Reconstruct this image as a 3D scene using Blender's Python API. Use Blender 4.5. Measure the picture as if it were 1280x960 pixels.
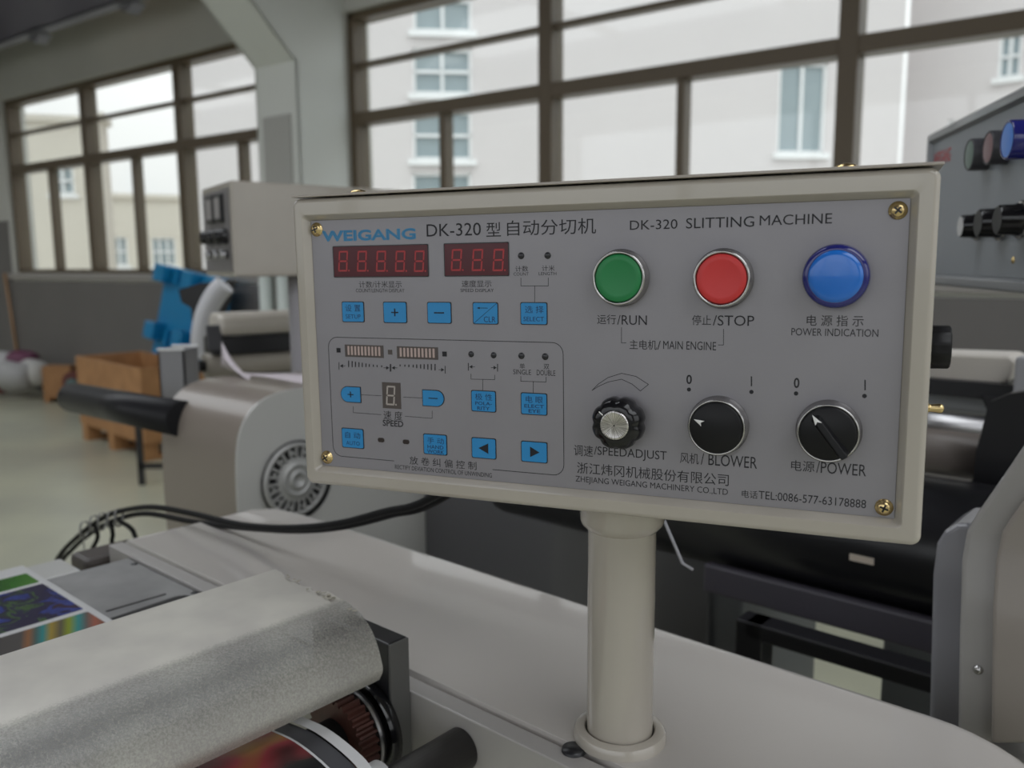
import bpy, bmesh, math, random
from math import sin, cos, pi, radians, sqrt
from mathutils import Vector as V, Matrix
random.seed(7)
for o in list(bpy.data.objects): bpy.data.objects.remove(o)
SC = bpy.context.scene
COL = SC.collection

# ---------------------------------------------------------------- camera
FPX, PITCH, ROLL, EYE = 1064.55, radians(8.2125), radians(-0.381), 1.30
fw = V((0, cos(PITCH), -sin(PITCH))); u0 = V((0, sin(PITCH), cos(PITCH))); x0 = V((1, 0, 0))
RT = cos(ROLL)*x0 + sin(ROLL)*u0
UP = -sin(ROLL)*x0 + cos(ROLL)*u0
CAM = V((0, 0, EYE))
cd = bpy.data.cameras.new('camera'); cam = bpy.data.objects.new('camera', cd); COL.objects.link(cam)
m = Matrix((RT, UP, -fw)).transposed().to_4x4(); m.translation = CAM
cam.matrix_world = m
cd.sensor_width = 36; cd.lens = 36*FPX/1280; cd.clip_start = 0.02; cd.clip_end = 300
cd.dof.use_dof = True; cd.dof.focus_distance = 0.44; cd.dof.aperture_fstop = 9.0
SC.camera = cam

# ---------------------------------------------------------------- world: overcast sky, brighter towards the zenith
SKY = 0.88
w = bpy.data.worlds.new('World'); SC.world = w; w.use_nodes = True
nt = w.node_tree; nt.nodes.clear()
N = nt.nodes.new; L = nt.links.new
tc = N('ShaderNodeTexCoord'); sx = N('ShaderNodeSeparateXYZ'); L(tc.outputs['Generated'], sx.inputs[0])
mr = N('ShaderNodeMapRange'); mr.inputs['From Min'].default_value = -0.05; mr.inputs['From Max'].default_value = 1
mr.inputs['To Min'].default_value = 0.62; mr.inputs['To Max'].default_value = 2.2
L(sx.outputs['Z'], mr.inputs['Value'])
nz = N('ShaderNodeTexNoise'); nz.inputs['Scale'].default_value = 3.0; nz.inputs['Detail'].default_value = 5
L(tc.outputs['Generated'], nz.inputs['Vector'])
cr = N('ShaderNodeValToRGB'); cr.color_ramp.elements[0].position = .35; cr.color_ramp.elements[1].position = .65
cr.color_ramp.elements[0].color = (.88, .94, 1, 1); cr.color_ramp.elements[1].color = (1, 1, 1, 1)
L(nz.outputs['Fac'], cr.inputs[0])
bg = N('ShaderNodeBackground'); L(cr.outputs[0], bg.inputs['Color'])
ms = N('ShaderNodeMath'); ms.operation = 'MULTIPLY'; ms.inputs[1].default_value = SKY
L(mr.outputs[0], ms.inputs[0]); L(ms.outputs[0], bg.inputs['Strength'])
wo = N('ShaderNodeOutputWorld'); L(bg.outputs[0], wo.inputs['Surface'])

# ---------------------------------------------------------------- exposure
SC.view_settings.view_transform = 'Standard'; SC.view_settings.look = 'None'
SC.view_settings.exposure = 0.6; SC.view_settings.gamma = 1.0; SC.view_settings.use_curve_mapping = False
try:
    SC.cycles.use_denoising = True; SC.cycles.max_bounces = 10; SC.cycles.diffuse_bounces = 6
    SC.cycles.caustics_reflective = False; SC.cycles.caustics_refractive = False
    SC.cycles.sample_clamp_indirect = 4
except Exception: pass

# ---------------------------------------------------------------- room axes (the window wall runs off to the far left)
WY = radians(53.466)
WU = V((sin(WY), -cos(WY), 0))           # along the wall, towards the right
WN = V((-cos(WY), -sin(WY), 0))          # into the room
DW = 4.144
P0 = V((0, 0, 0)) - WN*DW
UZ = V((0, 0, 1))
def W(u, off, z): return P0 + WU*u + WN*off + UZ*z
# slitting machine axes
E1 = V((.75, -.661, 0)).normalized(); E2 = V((.661, .75, 0)).normalized()
def M(s, t, z): return E1*s + E2*t + UZ*z
def ray(px, py): return fw + RT*((px-640)/FPX) + UP*((480-py)/FPX)
def hit(px, py, p, n):
    d = ray(px, py); return CAM + d*((p-CAM).dot(n)/d.dot(n))
def onz(px, py, z): return hit(px, py, V((0, 0, z)), UZ)
def ont(px, py, t): return hit(px, py, E2*t, E2)
def ons(px, py, s): return hit(px, py, E1*s, E1)
def ony(px, py, y): return hit(px, py, V((0, y, 0)), V((0, 1, 0)))
def onwall(px, py, off=0): return hit(px, py, P0+WN*off, WN)

# daylight portals at the window openings and the added ceiling openings (they only guide sampling of the sky)
def portal(name, c, ax, sz, nrm):
    l = bpy.data.lights.new(name, 'AREA'); l.shape = 'RECTANGLE'; l.size = sz[0]; l.size_y = sz[1]
    l.cycles.is_portal = True
    o = bpy.data.objects.new(name, l); COL.objects.link(o)
    z = -nrm; x = ax; y = z.cross(x)
    mm = Matrix((x, y, z)).transposed().to_4x4(); mm.translation = c; o.matrix_world = mm
portal('daylight_portal', W(-7.25, -.16, 2.07), WU, (4.6, 1.8), WN)
portal('daylight_portal', W(-1.2, -.16, 2.07), WU, (6.5, 1.8), WN)
portal('daylight_portal', W(-2, 8.25, 2.3), WU, (12, 2.2), -WN)
portal('daylight_portal', W(-7, 3.6, 3.86), WU, (12, 1.8), -UZ)
portal('daylight_portal', W(2.6, 4.2, 3.86), WU, (3.2, 4.0), -UZ)
portal('daylight_portal', W(4.95, 4.0, 2.3), WN, (6.0, 2.4), -WU)

# warm bulb high by the wall, above the frame
l = bpy.data.lights.new('warm_bulb_light', 'POINT'); l.energy = 4; l.color = (1, .55, .25); l.shadow_soft_size = .2
o = bpy.data.objects.new('warm_bulb_light', l); COL.objects.link(o); o.location = onwall(70, -25, .75)

# ================================================================ helpers
class MB:
    def __init__(s, O=None, X=None, Y=None, Z=None):
        s.v = []; s.f = []; s.sm = []
        s.O = O or V((0, 0, 0)); s.X = X or V((1, 0, 0)); s.Y = Y or V((0, 1, 0)); s.Z = Z or V((0, 0, 1))
    def P(s, p): return s.O + s.X*p[0] + s.Y*p[1] + s.Z*p[2]
    def add(s, vs, fs, smooth=False):
        b = len(s.v); s.v += [s.P(p) for p in vs]
        s.f += [[b+i for i in f] for f in fs]; s.sm += [smooth]*len(fs); return s
    def box(s, a, b):
        x0, x1 = sorted((a[0], b[0])); y0, y1 = sorted((a[1], b[1])); z0, z1 = sorted((a[2], b[2]))
        return s.add([(x, y, z) for x in (x0, x1) for y in (y0, y1) for z in (z0, z1)],
              [(0,1,3,2),(4,6,7,5),(0,4,5,1),(2,3,7,6),(0,2,6,4),(1,5,7,3)])
    def prism(s, pts, d, smooth=False):      # polygon (3D local) extruded by vector d
        n = len(pts); d = V(d)
        vs = [V(p) for p in pts]; vs += [p+d for p in vs]
        b = len(s.v)
        s.add(vs, [tuple(range(n)), tuple(range(2*n-1, n-1, -1))])
        s.f += [[b+i, b+(i+1) % n, b+n+(i+1) % n, b+n+i] for i in range(n)]; s.sm += [smooth]*n
        return s
    def cyl(s, p0, p1, r, r1=None, n=32, cap=True):
        p0 = V(p0); p1 = V(p1); r1 = r if r1 is None else r1
        a = (p1-p0).normalized(); q = a.orthogonal().normalized(); k = a.cross(q)
        vs = []
        for p, rr in ((p0, r), (p1, r1)):
            vs += [p + (q*cos(2*pi*i/n) + k*sin(2*pi*i/n))*rr for i in range(n)]
        s.add(vs, [(i, (i+1) % n, n+(i+1) % n, n+i) for i in range(n)], True)
        if cap: 
            b = len(s.v)-2*n
            s.f += [[b+i for i in range(n)][::-1], [b+n+i for i in range(n)]]; s.sm += [False]*2
        return s
    def lathe(s, prof, c=(0, 0, 0), ax=(0, 0, 1), n=40, smooth=True):   # prof: (r, h)
        c = V(c); a = V(ax).normalized(); q = a.orthogonal().normalized(); k = a.cross(q)
        vs = [c + a*h + (q*cos(2*pi*i/n) + k*sin(2*pi*i/n))*max(r, 1e-5) for r, h in prof for i in range(n)]
        fs = [(j*n+i, j*n+(i+1) % n, (j+1)*n+(i+1) % n, (j+1)*n+i) for j in range(len(prof)-1) for i in range(n)]
        return s.add(vs, fs, smooth)
    def tube(s, pts, r, n=10, sub=6):
        P = [V(p) for p in pts]
        if sub > 1:
            q = []
            for i in range(len(P)-1):
                a = P[max(i-1, 0)]; b = P[i]; c = P[i+1]; d = P[min(i+2, len(P)-1)]
                for j in range(sub):
                    t = j/sub
                    q.append(.5*((2*b)+(c-a)*t+(2*a-5*b+4*c-d)*t*t+(3*b-a-3*c+d)*t**3))
            q.append(P[-1]); P = q
        vs = []; k = None
        for i, p in enumerate(P):
            a = (P[min(i+1, len(P)-1)]-P[max(i-1, 0)]).normalized()
            if k is None: k = a.orthogonal().normalized()
            k = (k-a*k.dot(a)).normalized(); m2 = a.cross(k)
            vs += [p+(k*cos(2*pi*j/n)+m2*sin(2*pi*j/n))*r for j in range(n)]
        fs = [(i*n+j, i*n+(j+1) % n, (i+1)*n+(j+1) % n, (i+1)*n+j) for i in range(len(P)-1) for j in range(n)]
        s.add(vs, fs, True); b = len(s.v)-len(vs)
        s.f += [[b+j for j in range(n)][::-1], [len(s.v)-n+j for j in range(n)]]; s.sm += [False]*2
        return s
    def sphere(s, c, r, sc=(1, 1, 1), n=16):
        c = V(c); vs = []; fs = []
        for i in range(n//2+1):
            th = pi*i/(n//2)
            for j in range(n):
                ph = 2*pi*j/n
                vs.append(c+V((sin(th)*cos(ph)*sc[0], sin(th)*sin(ph)*sc[1], cos(th)*sc[2]))*r)
        for i in range(n//2):
            for j in range(n): fs.append((i*n+j, i*n+(j+1) % n, (i+1)*n+(j+1) % n, (i+1)*n+j))
        return s.add(vs, fs, True)
    def build(s, name, mat, parent=None, bevel=0, seg=2):
        me = bpy.data.meshes.new(name)
        off = parent.get('_o', None) if parent else None
        o3 = V(off) if off is not None else V((0, 0, 0))
        me.from_pydata([p-o3 for p in s.v], [], s.f)
        bm = bmesh.new(); bm.from_mesh(me)
        bmesh.ops.remove_doubles(bm, verts=bm.verts, dist=1e-6)
        bmesh.ops.recalc_face_normals(bm, faces=bm.faces)
        bm.to_mesh(me); bm.free()
        if len(me.polygons) == len(s.sm): me.polygons.foreach_set('use_smooth', s.sm)
        else: me.polygons.foreach_set('use_smooth', [any(s.sm)]*len(me.polygons))
        me.materials.append(mat)
        o = bpy.data.objects.new(name, me); COL.objects.link(o)
        if parent:
            o.parent = parent; o['_o'] = list(o3)
        if bevel:
            b = o.modifiers.new('b', 'BEVEL'); b.width = bevel; b.segments = seg; b.limit_method = 'ANGLE'
            b.angle_limit = radians(40); b.harden_normals = False
        if any(s.sm) and not all(s.sm):
            pass
        return o
def empty(name, loc, label, cat, group=None):
    o = bpy.data.objects.new(name, None); COL.objects.link(o); o.empty_display_size = .05
    o.location = loc; o['_o'] = list(loc); tag(o, label, cat, group); return o
def tag(o, label=None, cat=None, group=None, kind=None):
    if label: o['label'] = label
    if cat: o['category'] = cat
    if group: o['group'] = group
    if kind: o['kind'] = kind
    return o
def struct(o): o['kind'] = 'structure'; return o

MATS = {}
def s2l(c):
    return tuple((x/12.92 if x <= .04045 else ((x+.055)/1.055)**2.4) for x in c)
def mat(name, c, rough=.5, metal=0, coat=0, bump=0, bscale=50, var=0, vscale=8, c2=None, spec=.5):
    if name in MATS: return MATS[name]
    m = bpy.data.materials.new(name); m.use_nodes = True; nt = m.node_tree
    b = nt.nodes['Principled BSDF']; b.inputs['Base Color'].default_value = (*c, 1)
    b.inputs['Roughness'].default_value = rough; b.inputs['Metallic'].default_value = metal
    b.inputs['Coat Weight'].default_value = coat; b.inputs['Coat IOR'].default_value = 1.6 if coat >= 1 else 1.5; b.inputs['Coat Roughness'].default_value = .03
    b.inputs['Specular IOR Level'].default_value = spec
    tc = nt.nodes.new('ShaderNodeTexCoord')
    if var or c2:
        n = nt.nodes.new('ShaderNodeTexNoise'); n.inputs['Scale'].default_value = vscale; n.inputs['Detail'].default_value = 5
        nt.links.new(tc.outputs['Object'], n.inputs['Vector'])
        r = nt.nodes.new('ShaderNodeValToRGB'); r.color_ramp.elements[0].position = .35; r.color_ramp.elements[1].position = .68
        k = c2 or tuple(x*(1-var) for x in c)
        r.color_ramp.elements[0].color = (*k, 1); r.color_ramp.elements[1].color = (*c, 1)
        nt.links.new(n.outputs['Fac'], r.inputs[0]); nt.links.new(r.outputs[0], b.inputs['Base Color'])
    if bump:
        n = nt.nodes.new('ShaderNodeTexNoise'); n.inputs['Scale'].default_value = bscale; n.inputs['Detail'].default_value = 4
        nt.links.new(tc.outputs['Object'], n.inputs['Vector'])
        bp = nt.nodes.new('ShaderNodeBump'); bp.inputs['Strength'].default_value = bump; bp.inputs['Distance'].default_value = .002
        nt.links.new(n.outputs['Fac'], bp.inputs['Height']); nt.links.new(bp.outputs[0], b.inputs['Normal'])
    MATS[name] = m; return m

CREAM = mat('cream_enamel', (.45, .415, .36), .22, coat=.6, bump=.04, bscale=60, var=.05, vscale=12)
CREAM2 = mat('cream_cover_enamel', (.38, .34, .30), .3, coat=.3, bump=.05, bscale=30)
COVER = mat('light_grey_enamel', (.52, .52, .50), .3, coat=.3)
TOPM = mat('machine_top_enamel', (.52, .49, .46), .28, coat=1, bump=.02, bscale=8, var=.04, vscale=6)
GREYM = mat('mid_grey_enamel', (.24, .24, .25), .4, coat=.2)
DGREY = mat('dark_grey_enamel', (.055, .055, .062), .45)
BLACK = mat('black_paint', (.012, .012, .014), .35)
BLKGL = mat('black_gloss_plastic', (.006, .006, .007), .14)
BLKMAT = mat('black_matt_plastic', (.006, .006, .007), .42, spec=.3)
CHROME = mat('chrome', (.50, .49, .48), .2, 1)
STEEL = mat('brushed_steel', (.48, .48, .49), .3, 1, bump=.1, bscale=200)
BRASS = mat('yellow_zinc', (.72, .55, .27), .25, 1)
PLATE = mat('panel_face_silver', (.295, .285, .305), .40, .3, bump=.02, bscale=400, var=.04, vscale=30)
INK = mat('black_ink', (.006, .006, .010), .6)
INKBLUE = mat('blue_logo_ink', (.03, .18, .36), .5)
KEYBLUE = mat('blue_key_film', (.022, .25, .56), .38)
KEYINK = mat('dark_blue_ink', (.004, .035, .11), .5)
LEDWIN = mat('dark_red_window', (.075, .006, .012), .2)
LEDSEG = mat('unlit_red_segment', (.42, .035, .04), .5)
SEGW = mat('unlit_grey_segment', (.42, .38, .35), .5)
SEGBG = mat('brown_grey_display', (.085, .07, .065), .35)
DARKDOT = mat('smoked_lens', (.018, .018, .022), .25)
BRONZE = mat('bronze_aluminium', (.12, .09, .056), .42, 0)
WALLP = mat('white_wall_paint', (.62, .62, .58), .7, bump=.06, bscale=20, var=.05, vscale=2)
WALLG = mat('grey_wall_paint', (.18, .17, .165), .5, bump=.06, bscale=20, var=.08, vscale=2)
STEELW = mat('painted_steel_frame', (.70, .72, .69), .45, bump=.04, bscale=15)

def glass():
    m = bpy.data.materials.new('window_glass'); m.use_nodes = True; nt = m.node_tree; nt.nodes.clear()
    o = nt.nodes.new('ShaderNodeOutputMaterial'); mx = nt.nodes.new('ShaderNodeMixShader')
    t = nt.nodes.new('ShaderNodeBsdfTransparent'); t.inputs[0].default_value = (.95, .97, .96, 1)
    g = nt.nodes.new('ShaderNodeBsdfGlossy'); g.inputs['Roughness'].default_value = .03
    lw = nt.nodes.new('ShaderNodeLayerWeight'); lw.inputs[0].default_value = .5
    pw = nt.nodes.new('ShaderNodeMath'); pw.operation = 'POWER'; pw.inputs[1].default_value = 5; nt.links.new(lw.outputs['Facing'], pw.inputs[0])
    f = nt.nodes.new('ShaderNodeMath'); f.operation = 'MULTIPLY_ADD'; f.inputs[1].default_value = .9; f.inputs[2].default_value = .04; nt.links.new(pw.outputs[0], f.inputs[0])
    nt.links.new(f.outputs[0], mx.inputs[0]); nt.links.new(t.outputs[0], mx.inputs[1]); nt.links.new(g.outputs[0], mx.inputs[2])
    nt.links.new(mx.outputs[0], o.inputs[0]); return m
GLASS = glass()

# ================================================================ ROOM SHELL
def floor_mat():
    m = mat('green_beige_epoxy', (.52, .52, .39), .30, bump=.03, bscale=6, c2=(.39, .39, .31), vscale=1.3)
    return m
mb = MB(P0, WU, WN, UZ)
mb.box((-14, -.24, -.1), (5, 8.5, 0)); struct(mb.build('floor', floor_mat()))
mb = MB(P0, WU, WN, UZ)
mb.box((-14, -.24, 3.75), (5, 2.2, 3.85)); mb.box((-14, 2.2, 3.75), (1, 2.7, 3.85)); mb.box((-14, 4.5, 3.75), (1, 6.2, 3.85)); mb.box((-14, 6.2, 3.75), (5, 8.5, 3.85)); mb.box((4.2, 2.2, 3.75), (5, 6.2, 3.85)); mb.box((-14, 2.7, 3.75), (-13, 4.5, 3.85)); mb.box((-1, 2.7, 3.75), (1, 4.5, 3.85))  # gaps left open: unseen skylights added for more light from above
struct(mb.build('ceiling', mat('dull_ceiling_sheet', (.16, .14, .19), .6)))
for k in range(7): MB(P0, WU, WN, UZ).box((-13+2*k-.03, 2.7, 3.76), (-13+2*k+.03, 4.5, 3.84)).build('trim_5' if k == 0 else 'trim_5.%03d' % k, BRONZE)['kind'] = 'structure'  # bars across the added skylight gap
def wall_pieces(mb, u0, u1, a, b, z0, z1, opens):
    """wall slab with rectangular openings (ua,ub,za,zb), sorted by u"""
    cur = u0
    for (ua, ub, za, zb) in opens:
        mb.box((cur, a, z0), (ua, b, z1))
        mb.box((ua, a, z0), (ub, b, min(za, z1))) if za > z0 else None
        if zb < z1: mb.box((ua, a, max(zb, z0)), (ub, b, z1))
        cur = ub
    mb.box((cur, a, z0), (u1, b, z1))
OPN = [(-9.55, -4.96, 1.21, 2.95), (-4.46, 2.05, 1.21, 2.95)]
mb = MB(P0, WU, WN, UZ); wall_pieces(mb, -14, 5, -.24, 0, 0, 3.75, OPN)
wb = mb.build('wall_back', WALLP); struct(wb)
# grey dado paint skin on the wall below the sills
mb = MB(P0, WU, WN, UZ)
mb.box((-14, 0, .08), (-9.6, .006, 1.75)); mb.box((-9.6, 0, .08), (5, .006, 1.13))
mb.box((-4.94, 0, 1.13), (-4.48, .006, 1.75))
struct(mb.build('trim_1', WALLG))
mb = MB(P0, WU, WN, UZ); mb.box((-14, 0, 0), (5, .012, .08)); struct(mb.build('baseboard_back', mat('dark_skirting', (.05, .045, .045), .5)))
for i, (a, b) in enumerate(((-9.66, -4.90), (-4.50, 2.1))):
    mb = MB(P0, WU, WN, UZ); mb.box((a, 0, 1.15), (b, .035, 1.205)); struct(mb.build('trim_%d' % (i+2), mat('sill_stone', (.36, .34, .32), .5), bevel=.005))
mb = MB(P0, WU, WN, UZ); mb.box((-14, 0, 0), (-14.2, 8.5, 3.75)); struct(mb.build('wall_left', WALLP))
mb = MB(P0+WU*5, -WN, WU, UZ); wall_pieces(mb, -8.5, 0, 0, .2, 0, 3.75, [(-7, -1, 1.1, 3.5)]); struct(mb.build('wall_right', WALLP))
root = bpy.data.objects.new('window_4', None); COL.objects.link(root); root.location = W(5.1, 4, 1.1); root['_o'] = list(root.location); root['kind'] = 'structure'
for k in range(5): MB(P0, WU, WN, UZ).box((5.05, 1+1.5*k-.04, 1.1), (5.15, 1+1.5*k+.04, 3.5)).build('mullion', BRONZE, root)
mb = MB(P0, WU, WN, UZ); wall_pieces(mb, -14, 5, 8.3, 8.5, 0, 3.75, [(-8, 4, 1.2, 3.4)])
struct(mb.build('wall_front', WALLP))

# windows
def window(n, u0, u1, muls, dz=2.265):
    root = bpy.data.objects.new('window_%d' % n, None); COL.objects.link(root)
    root.location = W((u0+u1)/2, -.1, 1.21); root['_o'] = list(root.location); root['kind'] = 'structure'
    a, b = -.17, -.04
    mb = MB(P0, WU, WN, UZ)
    mb.box((u0, a, 1.21), (u1, b, 1.25)); mb.box((u0, a, 2.90), (u1, b, 2.95))
    mb.box((u0, a, 1.21), (u0+.05, b, 2.95)); mb.box((u1-.05, a, 1.21), (u1, b, 2.95))
    mb.build('window_frame', BRONZE, root, bevel=.004)
    for u in muls: MB(P0, WU, WN, UZ).box((u-.045, a, 1.25), (u+.045, b, 2.90)).build('mullion', BRONZE, root, bevel=.004)
    edges = [u0+.05]+[x for u in muls for x in (u-.045, u+.045)]+[u1-.05]
    for i in range(0, len(edges), 2):
        l, r = edges[i], edges[i+1]
        MB(P0, WU, WN, UZ).box((l, a, dz-.04), (r, b, dz+.04)).build('transom', BRONZE, root, bevel=.004)
        MB(P0, WU, WN, UZ).box((l, -.13, 2.60), (r, -.06, 2.63)).build('transom', BRONZE, root, bevel=.003)
        c = (l+r)/2
        MB(P0, WU, WN, UZ).box((c-.022, -.15, 1.25), (c+.022, -.06, dz-.04)).build('casement_bar', BRONZE, root, bevel=.003)
        for (x0_, x1_, z0_, z1_) in ((l, r, 2.63, 2.90), (l, r, dz+.04, 2.60), (l, c-.022, 1.25, dz-.04), (c+.022, r, 1.25, dz-.04)):
            MB(P0, WU, WN, UZ).box((x0_, -.108, z0_), (x1_, -.102, z1_)).build('pane', GLASS, root)
window(1, -9.55, -4.96, (-8.02, -6.5))
window(2, -4.46, 2.05, (-2.855, -1.18, .45))
root = bpy.data.objects.new('window_3', None); COL.objects.link(root); root.location = W(-2, 8.4, 1.2); root['_o'] = list(root.location); root['kind'] = 'structure'
for k in range(7):
    u = -8+k*2; MB(P0, WU, WN, UZ).box((u-.04, 8.35, 1.2), (u+.04, 8.45, 3.4)).build('mullion', BRONZE, root)

# portal-frame column with haunch, between the windows
def haunch():
    mb = MB(P0, WU, WN, UZ)
    # side outline in (off, z)
    out = [(0, 0), (.417, 0), (.417, 2.57), (1.70, 3.75), (0, 3.75)]
    mb.prism([(-4.455, a, z) for a, z in out], (-.02, 0, 0))       # right side web
    mb.prism([(-4.87, a, z) for a, z in out], (.02, 0, 0))
    for (a, z), (b, y) in (((.417, 0), (.417, 2.57)), ((.417, 2.57), (1.70, 3.75))):
        mb.prism([(-4.87, a, z), (-4.455, a, z), (-4.455, b, y), (-4.87, b, y)], (0, -.02, 0))
    o = mb.build('column', STEELW); struct(o)
    return o
col = haunch()
MB(P0, WU, WN, UZ).box((-4.80, .418, 0), (-4.52, .43, 2.25)).build('trim_4', mat('grey_steel_cladding', (.42, .42, .40), .5), None, bevel=.003)['kind'] = 'structure'
for u, r in ((-4.78, .045), (-4.60, .04)):
    o = MB(P0, WU, WN, UZ).cyl((u, .48, 0), (u, .48, 1.42), r).build('conduit_pipe', mat('white_pipe', (.66, .72, .69), .4))
    tag(o, 'thick white vertical pipe on the column, %s of the pair' % ('left' if u < -4.7 else 'right'), 'pipe', 'white pipes on the column')
# eaves beam along the wall
b1 = onwall(0, 58, .45); zb = b1.z
BMT = mat('dark_purple_steel', (.035, .028, .055), .5)
mb = MB(P0, WU, WN, UZ)
mb.box((-14, .52, zb), (-4.9, 1.5, zb+.012)); mb.box((-14, .52, zb), (-4.9, .535, zb+.30)); mb.box((-14, 1.48, zb), (-4.9, 1.5, zb+.30))
bm_ = mb.build('beam', BMT); struct(bm_)
MB(P0, WU, WN, UZ).box((-14, .43, zb-.015), (-4.9, .52, zb+.02)).build('beam_flange', mat('blue_grey_steel', (.24, .24, .27), .5), bm_)
for px, py in ((50, 50), (165, 12)):
    p = onwall(px, py, .45); u = (p-P0).dot(WU)
    MB(P0, WU, WN, UZ).prism([(u-.12, .40, zb-.03), (u+.12, .40, zb-.03), (u, .40, zb-.09)], (0, .1, 0)).build('clip', mat('blue_grey_steel', (.24, .24, .27)), bm_)

# ================================================================ OUTSIDE
FAC = mat('pale_render_facade', (.66, .625, .62), .8, bump=.1, bscale=4, var=.03, vscale=.6)
FAC2 = mat('beige_render_facade', (.66, .62, .54), .8, var=.05, vscale=.5)
PANE = mat('far_window_glass', (.30, .36, .38), .15)
FRW = mat('white_window_frame', (.86, .87, .87), .4)
o = MB(P0, WU, WN, UZ).box((-60, -60, -.3), (40, -.3, -.12)).build('ground_outside', mat('pale_concrete', (.5, .49, .46), .8, var=.1, vscale=.4)); o['kind'] = 'structure'
def far_building(name, label, n, p, X, u0, u1, z0, z1, depth, mt, wins, roof=True):
    """block whose facade passes through p, along X; wins as (u0,u1,z0,z1,cols,rows)"""
    Nn = V((X.y, -X.x, 0));  Nn = Nn if Nn.y < 0 else -Nn
    O = V((p.x, p.y, 0))
    root = empty(name, O + X*((u0+u1)/2), label, 'building')
    mb = MB(O, X, Nn, UZ); wall_pieces(mb, u0, u1, -.3, 0, z0, z1, [])
    mb.v = []; mb.f = []; mb.sm = []
    mb.box((u0, -depth, z0), (u1, -.12, z1))
    mb.build('wall', mt, root)
    # front skin with real openings
    sk = MB(O, X, Nn, UZ)
    us = sorted(set([u0, u1]+[a for w_ in wins for a in w_[:2]]))
    zs = sorted(set([z0, z1]+[a for w_ in wins for a in w_[2:4]]))
    for i in range(len(us)-1):
        for j in range(len(zs)-1):
            cu, cz = (us[i]+us[i+1])/2, (zs[j]+zs[j+1])/2
            if any(a < cu < b and c < cz < d for a, b, c, d, *_ in wins): continue
            sk.box((us[i], -.12, zs[j]), (us[i+1], 0, zs[j+1]))
    sk.build('facade', mt, root)
    if roof: MB(O, X, Nn, UZ).box((u0-.1, -depth, z1), (u1+.1, .1, z1+.15)).build('parapet', mt, root)
    for (a, b, c, d, nc, nr) in wins:
        fr = MB(O, X, Nn, UZ); t = .05
        fr.box((a, -.1, c), (b, -.04, c+t)); fr.box((a, -.1, d-t), (b, -.04, d)); fr.box((a, -.1, c), (a+t, -.04, d)); fr.box((b-t, -.1, c), (b, -.04, d))
        for k in range(1, nc): u = a+(b-a)*k/nc; fr.box((u-t/2, -.1, c), (u+t/2, -.04, d))
        for k in range(1, nr): z = c+(d-c)*k/nr; fr.box((a, -.1, z-t/2), (b, -.04, z+t/2))
        f = fr.build('window', FRW, root)
        MB(O, X, Nn, UZ).box((a, -.115, c), (b, -.105, d)).build('pane', PANE, f)
        MB(O, X, Nn, UZ).box((a-.08, -.02, c-.1), (b+.08, .08, c)).build('sill', FRW, root)
    return root
def facade_u(px, py, p, X):
    Nn = V((X.y, -X.x, 0)); q = hit(px, py, p, Nn); return (q-V((p.x, p.y, 0))).dot(X), q.z
# right: tall pinkish block facing the window
XA = V((1, .10, 0)).normalized(); pA = V((0, 16, 0))
def fr_(a, b, c, d, p, X, nc, nr):
    u0_, z1_ = facade_u(a, b, p, X); u1_, z0_ = facade_u(c, d, p, X); return (u0_, u1_, z0_, z1_, nc, nr)
wa = [fr_(515, -40, 590, 40, pA, XA, 2, 2), fr_(515, 60, 590, 118, pA, XA, 2, 2), fr_(515, 138, 590, 200, pA, XA, 2, 2), fr_(515, 216, 590, 280, pA, XA, 2, 2),
      fr_(975, 78, 1030, 192, pA, XA, 2, 1)]
uL = facade_u(243, 200, pA, XA)[0]; uR = facade_u(1128, 100, pA, XA)[0]
wa = [(a, b, c, d, e, f) for a, b, c, d, e, f in wa]
far_building('factory_building', 'large pale pinkish building filling the right window, with stacked white windows', 1, pA, XA, uL, uR, -.12, 11, 8, FAC, wa)
XB = V((1, -.9, 0)).normalized(); pB = hit(1130, 150, pA+V((0, 2.5, 0)), V((0, 1, 0)))
wbn = [fr_(1250, 45, 1275, 95, pB, XB, 2, 2), fr_(1185, 150, 1190, 195, pB, XB, 1, 1), fr_(1195, 155, 1200, 197, pB, XB, 1, 1), fr_(1205, 160, 1209, 198, pB, XB, 1, 1), fr_(1250, 130, 1275, 170, pB, XB, 2, 2)]
far_building('office_building', 'pale building at the far right seen past the corner, with narrow slots', 2, pB, XB, 0, 9, -.12, 11, 4, FAC, wbn)
# left window
XC = V((1, .55, 0)).normalized(); pC = V((-14, 26, 0))
wc = [fr_(69, 294, 101, 332, pC, XC, 2, 2), fr_(139, 296, 161, 332, pC, XC, 2, 2), fr_(189, 297, 221, 332, pC, XC, 3, 2)]
c0 = facade_u(-60, 250, pC, XC)[0]; c1 = facade_u(240, 250, pC, XC)[0]; zc = facade_u(150, 248, pC, XC)[1]
far_building('low_building', 'low beige building with three white windows seen through the left window', 3, pC, XC, c0, c1, -.12, zc, 6, FAC2, wc)
pD = V((-14, 20, 0)); XD = V((1, .3, 0)).normalized()
d0 = facade_u(-40, 180, pD, XD)[0]; d1 = facade_u(101, 180, pD, XD)[0]; zd = facade_u(60, 152, pD, XD)[1]
far_building('tall_beige_building', 'taller beige building at the left end of the left window', 4, pD, XD, d0, d1, -.12, zd, 1.5, FAC2, [fr_(62, 208, 94, 243, pD, XD, 2, 2)])
pp = V((-8.6, 18.5, 0))
t0 = facade_u(114, 200, pp, XD)[0]; t1 = facade_u(128, 200, pp, XD)[0]
far_building('stair_tower', 'narrow pale tower standing before the low beige building', 5, pp, XD, t0, t1, -.12, facade_u(120, 150, pp, XD)[1], 1.0, FAC2, [])

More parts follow.
